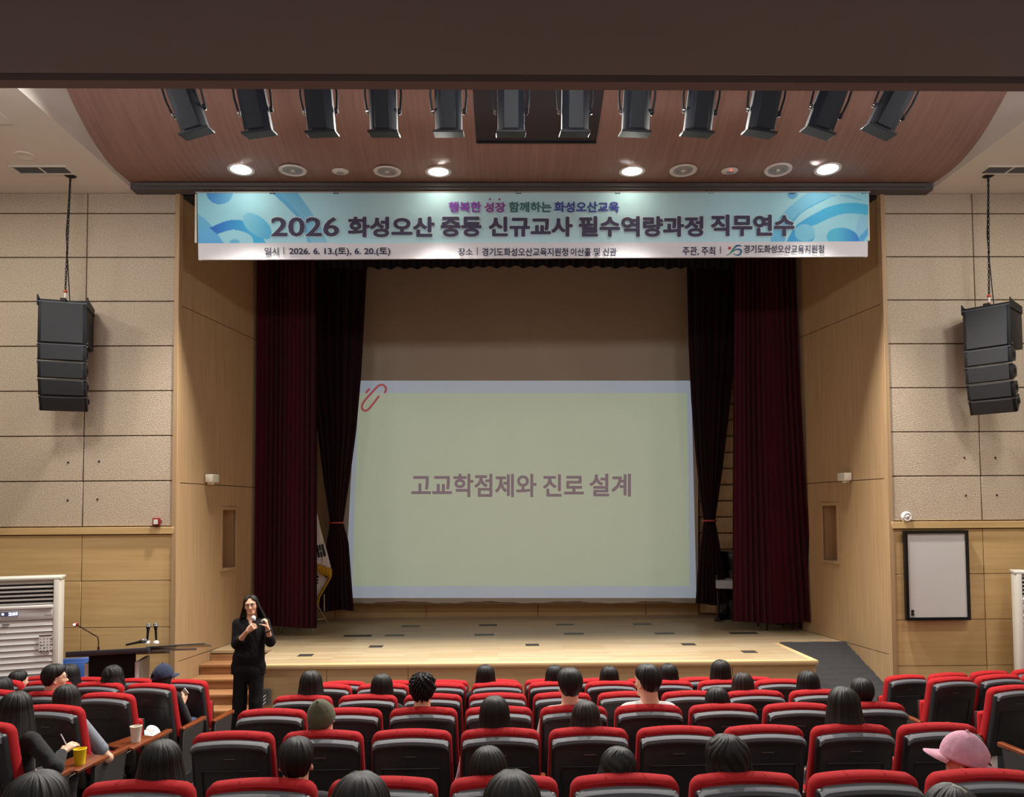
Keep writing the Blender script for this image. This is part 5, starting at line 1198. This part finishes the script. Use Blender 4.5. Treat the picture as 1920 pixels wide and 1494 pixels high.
# audience, front to back of the room as photographed
B, S_, W2 = hair_black, hair_soft, hair_brown
person('person with long smooth black hair at the bottom left corner of the view', 70, 1441, 2.62, hair='long', hm=S_, seed=11, group='seated audience')
person('person with rounded black hair in front of the second seat gap, bottom left of centre', 676, 1443, 2.62, hair='long', hm=S_, seed=12)
person('person with full black hair at the bottom centre, nearest head to the viewer', 960, 1440, 2.62, hair='long', hm=B, seed=13, flare=.3)
person('person with dark hair and white hairpin at the bottom right edge', 1783, 1466, 2.62, hair='long', hm=S_, seed=14, roll=6)
person('person with very long straight black hair beside the left aisle, nearest row', 303, 1384, 3.68, hair='long', hm=B, seed=15, flare=.42, length=.36)
person('person with short neat black hair and visible left ear, nearest row', 556, 1378, 3.68, hair='short', hm=B, seed=16, yaw=6, shirt=c_black)
person('person with shiny shoulder length hair in nearest row, pale sleeve at left', 916, 1396, 3.68, hair='long', hm=S_, seed=17, roll=-5, shirt=c_dark)
person('person with tousled tied back black hair in nearest row, right of centre', 1158, 1397, 3.68, hair='bob', hm=B, seed=18, roll=8, wave=.35, pitch=-8)
person('person turned left showing a cheek under loose black hair, nearest row', 1362, 1377, 3.68, hair='bob', hm=B, seed=19, yaw=38, wave=.2, side_long=False, spec=True, hs=1.07)
person('person in a washed pink baseball cap looking left at lower right', 1806, 1375, 3.75, hair='short', hm=B, seed=20, yaw=50, pitch=5, roll=0, cap_m=c_pink, spec=True, shirt=c_dark, hs=1.06, cap_s=1.18)
person('person in an olive cap seated near the left end of centre block', 603, 1309, 4.98, hair='short', hm=B, seed=21, cap_m=c_olive, roll=-8, pitch=20, shirt=c_navy, opening=False)
person('person with long centre parted black hair left of the mauve sleeved row', 927, 1302, 4.98, hair='long', hm=B, seed=22, shirt=c_mauve)
person('person with long dark brown hair between two seat tops at centre', 1098, 1311, 4.98, hair='long', hm=W2, seed=23, flare=.45)
person('person with tall smooth long black hair at right of centre block', 1581, 1285, 4.98, hair='long', hm=B, seed=24, flare=.3)
person('person with tousled curly short black hair, centre block left', 792, 1261, 5.83, hair='curly', hm=B, seed=25, shirt=c_black, thick=.03)
person('person with glasses and thick black hair looking ahead, pale shirt, centre', 1067, 1251, 5.83, hair='short', hm=B, seed=26, yaw=14, glass=True, spec=True, shirt=c_white, thick=.03)
person('person with neat black hair turned left showing cheek and ear, pale collar', 1213, 1243, 5.83, hair='short', hm=B, seed=27, yaw=36, spec=True, shirt=c_white, thick=.026)
person('person with low rounded black hair, third nearest row right of centre', 1344, 1286, 5.83, hair='bob', hm=B, seed=28)
person('person with short cropped black hair at right end of centre block', 1616, 1269, 5.83, hair='short', hm=B, seed=29, yaw=-8)
person('person with glossy rounded bob hair below the left part of the stage', 583, 1255, 6.75, hair='bob', hm=S_, seed=30)
person('person with long black hair below the stage, left of the curly haired person', 716, 1261, 6.75, hair='long', hm=B, seed=31, length=.2)
person('person with straight brownish black hair low in the row, right of centre', 1392, 1259, 6.75, hair='bob', hm=W2, seed=32)
person('person with smooth black hair at the right end below the ramp', 1515, 1256, 6.75, hair='bob', hm=B, seed=33)
person('person with long black hair alone below the stage centre, leaning', 910, 1244, 7.65, hair='long', hm=B, seed=34, length=.26)
person('person with black hair half hidden behind the glasses wearer', 1040, 1245, 7.65, hair='bob', hm=B, seed=35)
person('person with small rounded black hair left of the pale collared person', 1142, 1247, 7.65, hair='bob', hm=B, seed=36)
person('person with rounded black hair right behind the pale collared person', 1253, 1242, 7.65, hair='bob', hm=B, seed=37)
person('person with tall long black hair overlapping the stage front at right', 1351, 1235, 7.65, hair='long', hm=B, seed=38, length=.22)
# left block
LA = R(-9)
person('person with short black hair and dark glasses frames turned right, left block', 97, 1243, 7.08, LA, hair='short', hm=B, seed=41, yaw=-48, glass=True, spec=True, thick=.026, shirt=c_dark)
person('person with dark hair just behind the glasses wearer in left block', 124, 1243, 8.0, LA, hair='bob', hm=B, seed=42)
person('person with dark hair and a visible ear, near left edge', 30, 1255, 8.1, LA, hair='short', hm=B, seed=43, yaw=-20, shirt=c_black)
person('person with black hair cut off by left picture edge', -2, 1268, 7.2, LA, hair='bob', hm=B, seed=44)
person('person with flared black hair seated in front of the lectern desk', 206, 1245, 7.9, LA, hair='bob', hm=B, seed=45, flare=.45, wave=.2)
RAp = (V(.30, .16, .72), V(.26, .34, .90), V(-.1, .4, .8), V(-1, .3, 0))
navy = person('person in navy cap and black top raising a phone, left block aisle', 300, 1243, 7.95, LA, hair='bob', hm=B, seed=46, cap_m=c_navy, yaw=-30, R_arm=((354, 1360, 8.0, 0), (342, 1321, 8.18, 0), V(.1, .4, .8), V(-.8, .5, 0)), shirt=c_black, trousers=c_jeans, spec=True)
dots = person('person with neat dark bob, grey dotted short sleeves, elbow on armrest', 118, 1281, 6.15, LA, hair='bob', hm=S_, seed=47, R_arm=((203, 1421, 6.15, 0), (170, 1428, 6.5, 0), V(-.6, .8, 0), V(0, 0, -1)), shirt=None, short_sleeve=True, spec=True)
writer = person('person in black jumper with long black hair writing beside a yellow cup', 22, 1294, 5.3, LA, hair='long', hm=B, seed=48, R_arm=((104, 1440, 5.12, 0), (116, 1411, 5.38, 0), V(.35, .75, .35), V(-.2, .3, -1)), shirt=c_black, spec=True, roll=4, flare=.5)
dot_m = bpy.data.materials.new('dotted_cloth'); dot_m.use_nodes = True; N = dot_m.node_tree.nodes; L = dot_m.node_tree.links
tc = N.new('ShaderNodeTexCoord'); vo = N.new('ShaderNodeTexVoronoi'); vo.inputs['Scale'].default_value = 38; vo.inputs['Randomness'].default_value = .35; cr = N.new('ShaderNodeValToRGB')
cr.color_ramp.interpolation = 'CONSTANT'; cr.color_ramp.elements[0].color = lin((36, 38, 48)); cr.color_ramp.elements[1].position = .16; cr.color_ramp.elements[1].color = lin((120, 126, 136))
L.new(tc.outputs['Object'], vo.inputs['Vector']); L.new(vo.outputs['Distance'], cr.inputs[0]); L.new(cr.outputs[0], N['Principled BSDF'].inputs['Base Color']); N['Principled BSDF'].inputs['Roughness'].default_value = .9
for ch in dots.children:
    if ch.name.startswith('shirt'): ch.data.materials[0] = dot_m

# small things among the audience
def cup(name, lab, cat, p, m_, h=.09, r0=.027, r1=.038):
    t = thing(name, lab, cat, p); MB().lathe([(0, 0), (r0, 0), (r1, h), (r1+.002, h+.003), (r1-.002, h+.004), (r1-.003, h), (r0-.002, .006), (0, .006)], n=24).build('cup_body', m_, t); return t
x, y, z = LS[(2, 0)]; a_ = R(-9)
def onarm(key, lx, ly, lz): X0, Y0, Z0 = LS[key]; v = RZ(R(-9)) @ Vector((lx, ly, 0)); return Vector((X0+v.x, Y0+v.y, Z0+lz))
cup('paper_cup', 'white paper cup standing on a writing tablet in the left block', 'cup', onarm((3, 0), .235, .64, .475), mat('cup_white', (222, 214, 200), .7), .12, .033, .045)
cup('yellow_cup', 'yellow drink cup below the writing hand in the left block', 'cup', onarm((4, 0), .24, .60, .475), mat('cup_yellow', (236, 206, 20), .6), .10, .034, .042)
p = at(114, 1382, 5.42); t = thing('pen', 'thin pale pen held by the person writing at the left', 'pen', p)
MB().tube([(0, 0, .02), (.02, .01, -.03), (.045, .02, -.09)], .004, 8).build('barrel', white_m, t)
p = at(344, 1301, 8.26); t = thing('phone', 'phone held up by the person in the navy cap', 'phone', p); t.rotation_euler = (R(20), R(48), R(-10))
MB().box((-.036, -.005, -.07), (.036, .004, .07)).build('case', mat('phone_silver', (180, 176, 170), .3), t, bev=.004)
MB().box((-.033, .004, -.066), (.033, .0055, .066)).build('display', blackg_m, t, sm=False)
def lump(lab, name, cat, p, r_, m_, seed):
    rr = np.random.RandomState(seed); P_ = [eld(rr.uniform(-1, 1, 3)*np.array(r_)*.55, np.array(r_)*rr.uniform(.45, .75), rm(*rr.uniform(-60, 60, 3)), k=.02) for _ in range(9)]
    v, f = sdf_mesh(P_, .009); me = mesh_from(v, f, name); o = link(name, me, None, [m_]); o.location = p; return tag(o, lab, cat)
dw = dot_m.copy(); dw.name = 'white_dotted_cloth'; e_ = [n for n in dw.node_tree.nodes if n.type == 'VALTORGB'][0]; e_.color_ramp.elements[1].color = lin((222, 220, 216)); e_.color_ramp.elements[0].color = lin((60, 60, 70))
lump('white cloth with small dark dots in a lap behind the left aisle seats', 'folded_cloth', 'cloth', at(272, 1379, 7.35), (.13, .10, .07), dw, 5)
lump('olive brown handbag beside the dotted sleeved person', 'handbag', 'bag', at(182, 1422, 6.5), (.11, .10, .08), mat('bag_olive', (84, 70, 44), .6), 6)
p = at(1798, 1478, 2.53); o = MB().tube([(-.02, 0, .01), (0, -.008, .004), (.022, 0, -.012)], .0035, 8).build('hairpin', white_m); o.location = p; tag(o, 'white hairpin in the dark hair at the bottom right edge', 'hairpin')

# ------------------------------------------------------------------ the presenter
YP_ = 9.6; FZ0 = -.06
def q(px_, py_, dy=0.0): return np.array(at(px_, py_, YP_+dy))
def zat(px_, z, dy=0.0):
    p = q(px_, 1300, dy); return np.array((p[0], p[1], z))
pr = thing('person', 'person in loose black blazer and wide black trousers speaking into a microphone beside the stage', 'person', tuple(zat(466, FZ0)), 0)
O = np.array(pr.location)
hM = rm(190, -4, 5); hc = q(470.5, 1133, -.03); hs = .96
rsh, lsh = q(445, 1169), q(498, 1168, .0)
rel, rwr = q(444, 1207, -.06), q(464, 1183, -.28)
lel, lwr = q(507, 1203, -.06), q(501.5, 1177, -.24)
hip, wst, chs = q(466, 1253), q(469, 1212), q(471, 1184)
P = [eld(hip, (.155, .11, .11), k=.05), eld(wst, (.13, .095, .16), k=.06), eld(chs, (.155, .10, .14), k=.06), cap(rsh+V(.03, 0, 0), lsh-V(.03, 0, 0), .05, k=.05),
     cap(q(471, 1166), hc+hM@V(0, -.02, -.08), .055, .048, k=.03),
     cap(rsh, rel, .045, .036, k=.03), cap(rel, rwr, .036, .023, k=.015), cap(lsh, lel, .045, .036, k=.03), cap(lel, lwr, .036, .023, k=.015)]
for hx, kx, axx in ((455, 451, 448), (479, 478, 477)):
    a, b, c = zat(hx, .78), zat(kx, .40), zat(axx, .04)
    P += [cap(a, b, .08, .055, k=.04), cap(b, c, .052, .034, k=.02), cap(c, c+V(0, -.14, -.05), .036, .028, k=.03)]
P += xf(head_prims(True, True), hM, hc, hs)
P += hand_prims(rwr, V(.8, -.12, .58), V(.25, .9, .1), V(-.5, 0, .8), .92, 55, 45)
P += hand_prims(lwr, V(-.16, -.1, 1), V(-.95, -.1, -.1), V(-.2, -.9, .1), .92, 58, 38)
v, f = sdf_mesh(P, .0055); b = link('body', mesh_from(v, f, 'body', O), pr, [skin_m, lip_m]); paint_lips(b.data, hM, hc-O, hs)
suit = mat('suit_black', (22, 22, 24), .85, bump=((10, 10, 5), .6, .03), spec=.2)
P = [eld(chs, (.18, .125, .15), k=.06), eld(wst, (.17, .125, .18), k=.08), eld(q(466, 1232), (.185, .13, .12), k=.06), cap(q(449, 1248), q(484, 1248), .085, k=.05), cap(rsh+V(.02, 0, 0), lsh-V(.02, 0, 0), .062, k=.05),
     cap(rsh, rel, .056, .062, k=.03), cap(rel, rel+(rwr-rel)*.30, .058, .054, k=.02), cap(lsh, lel, .054, .058, k=.03), cap(lel, lel+(lwr-lel)*.32, .056, .052, k=.02),
     eld(q(470, 1160, -.09), (.035, .06, .075), k=.02, sub=True)]
P += [cap(q(x, 1250), q(x, 1266), .07, .074, k=.03) for x in (445, 456, 466, 476, 486)]
hz_ = q(466, 1262)[2]; P += [eld((O[0], O[1], hz_-.5), (1.2, 1.2, .5), k=.006, sub=True)]
P += [eld(rwr, (.05, .05, .05), k=.01, sub=True)]
v, f = sdf_mesh(P, .0065); link('blazer', mesh_from(v, f, 'blazer', O), pr, [suit])
P = [eld(zat(466, .80), (.17, .12, .14), k=.05)]
for hx, kx, axx in ((453, 450, 447.5), (480, 479, 478)): P += [cap(zat(hx, .78), zat(kx, .42), .092, .084, k=.04), cap(zat(kx, .42), zat(axx, .08), .084, .086, k=.02)]
P += [eld(zat(465.3, .28), (.012, .2, .32), k=.03, sub=True)]
v, f = sdf_mesh(P, .007); link('trousers', mesh_from(v, f, 'trousers', O), pr, [suit])
for axx in (448, 477): v, f = sdf_mesh([cap(zat(axx, -.015, -.02), zat(axx, -.03, -.17), .042, .034, k=.03)], .008); link('shoe', mesh_from(v, f, 'shoe', O), pr, [blackg_m])
def near(mb, name, m_): mb.v = [tuple(np.array(x)-O) for x in mb.v]; return mb.build(name, m_, pr)
near(MB().tube([q(462, 1168, -.155), q(468, 1185, -.17), q(477, 1205, -.15), q(482, 1222, -.14)], [.003, .006, .006, .003], 6), 'lapel', suit)
near(MB().tube([q(442, 1228, -.13), q(450, 1228.5, -.15), q(457, 1229, -.155)], .005, 6), 'pocket_flap', suit)
w1 = lwr+(lel-lwr)*.16; ax_ = Vector(lel-lwr).normalized(); Mq = ax_.to_track_quat('Z', 'Y').to_matrix()
near(MB().lathe([(.027, -.009), (.031, -.008), (.031, .008), (.027, .009)], Vector(w1), 18, Mq), 'watch', blackg_m)
face_bits(pr, hM, hc-O, hs); glasses(pr, hM, hc-O, hs)
add_hair(pr, hM, hc-O, hair_black, hs, kind='long', seed=77, thick=.010, length=.25, flare=.72, front=28, gap=14)
mp_ = (q(472, 1157, -.33)+q(474.5, 1186, -.31))/2; da = Vector(q(472, 1157, -.33)-q(474.5, 1186, -.31)).normalized(); Mm = da.to_track_quat('Z', 'Y').to_matrix()
mic('microphone', 'black microphone with a silver head held at the mouth of the presenter', Vector(rwr)+Vector((.068, .03, .045)), Mm)
t = thing('presentation_remote', 'small dark remote clicker in the raised left hand of the presenter', 'remote', tuple(lwr+V(-.045, -.05, .085))); t.rotation_euler = (R(20), R(10), 0)
MB().box((-.012, -.045, -.009), (.012, .045, .009)).build('body_shell', black_m, t, bev=.006); MB().lathe([(0, .003), (.006, .003), (.006, 0)], (0, -.02, .009), 10).build('button', grey_m, t)
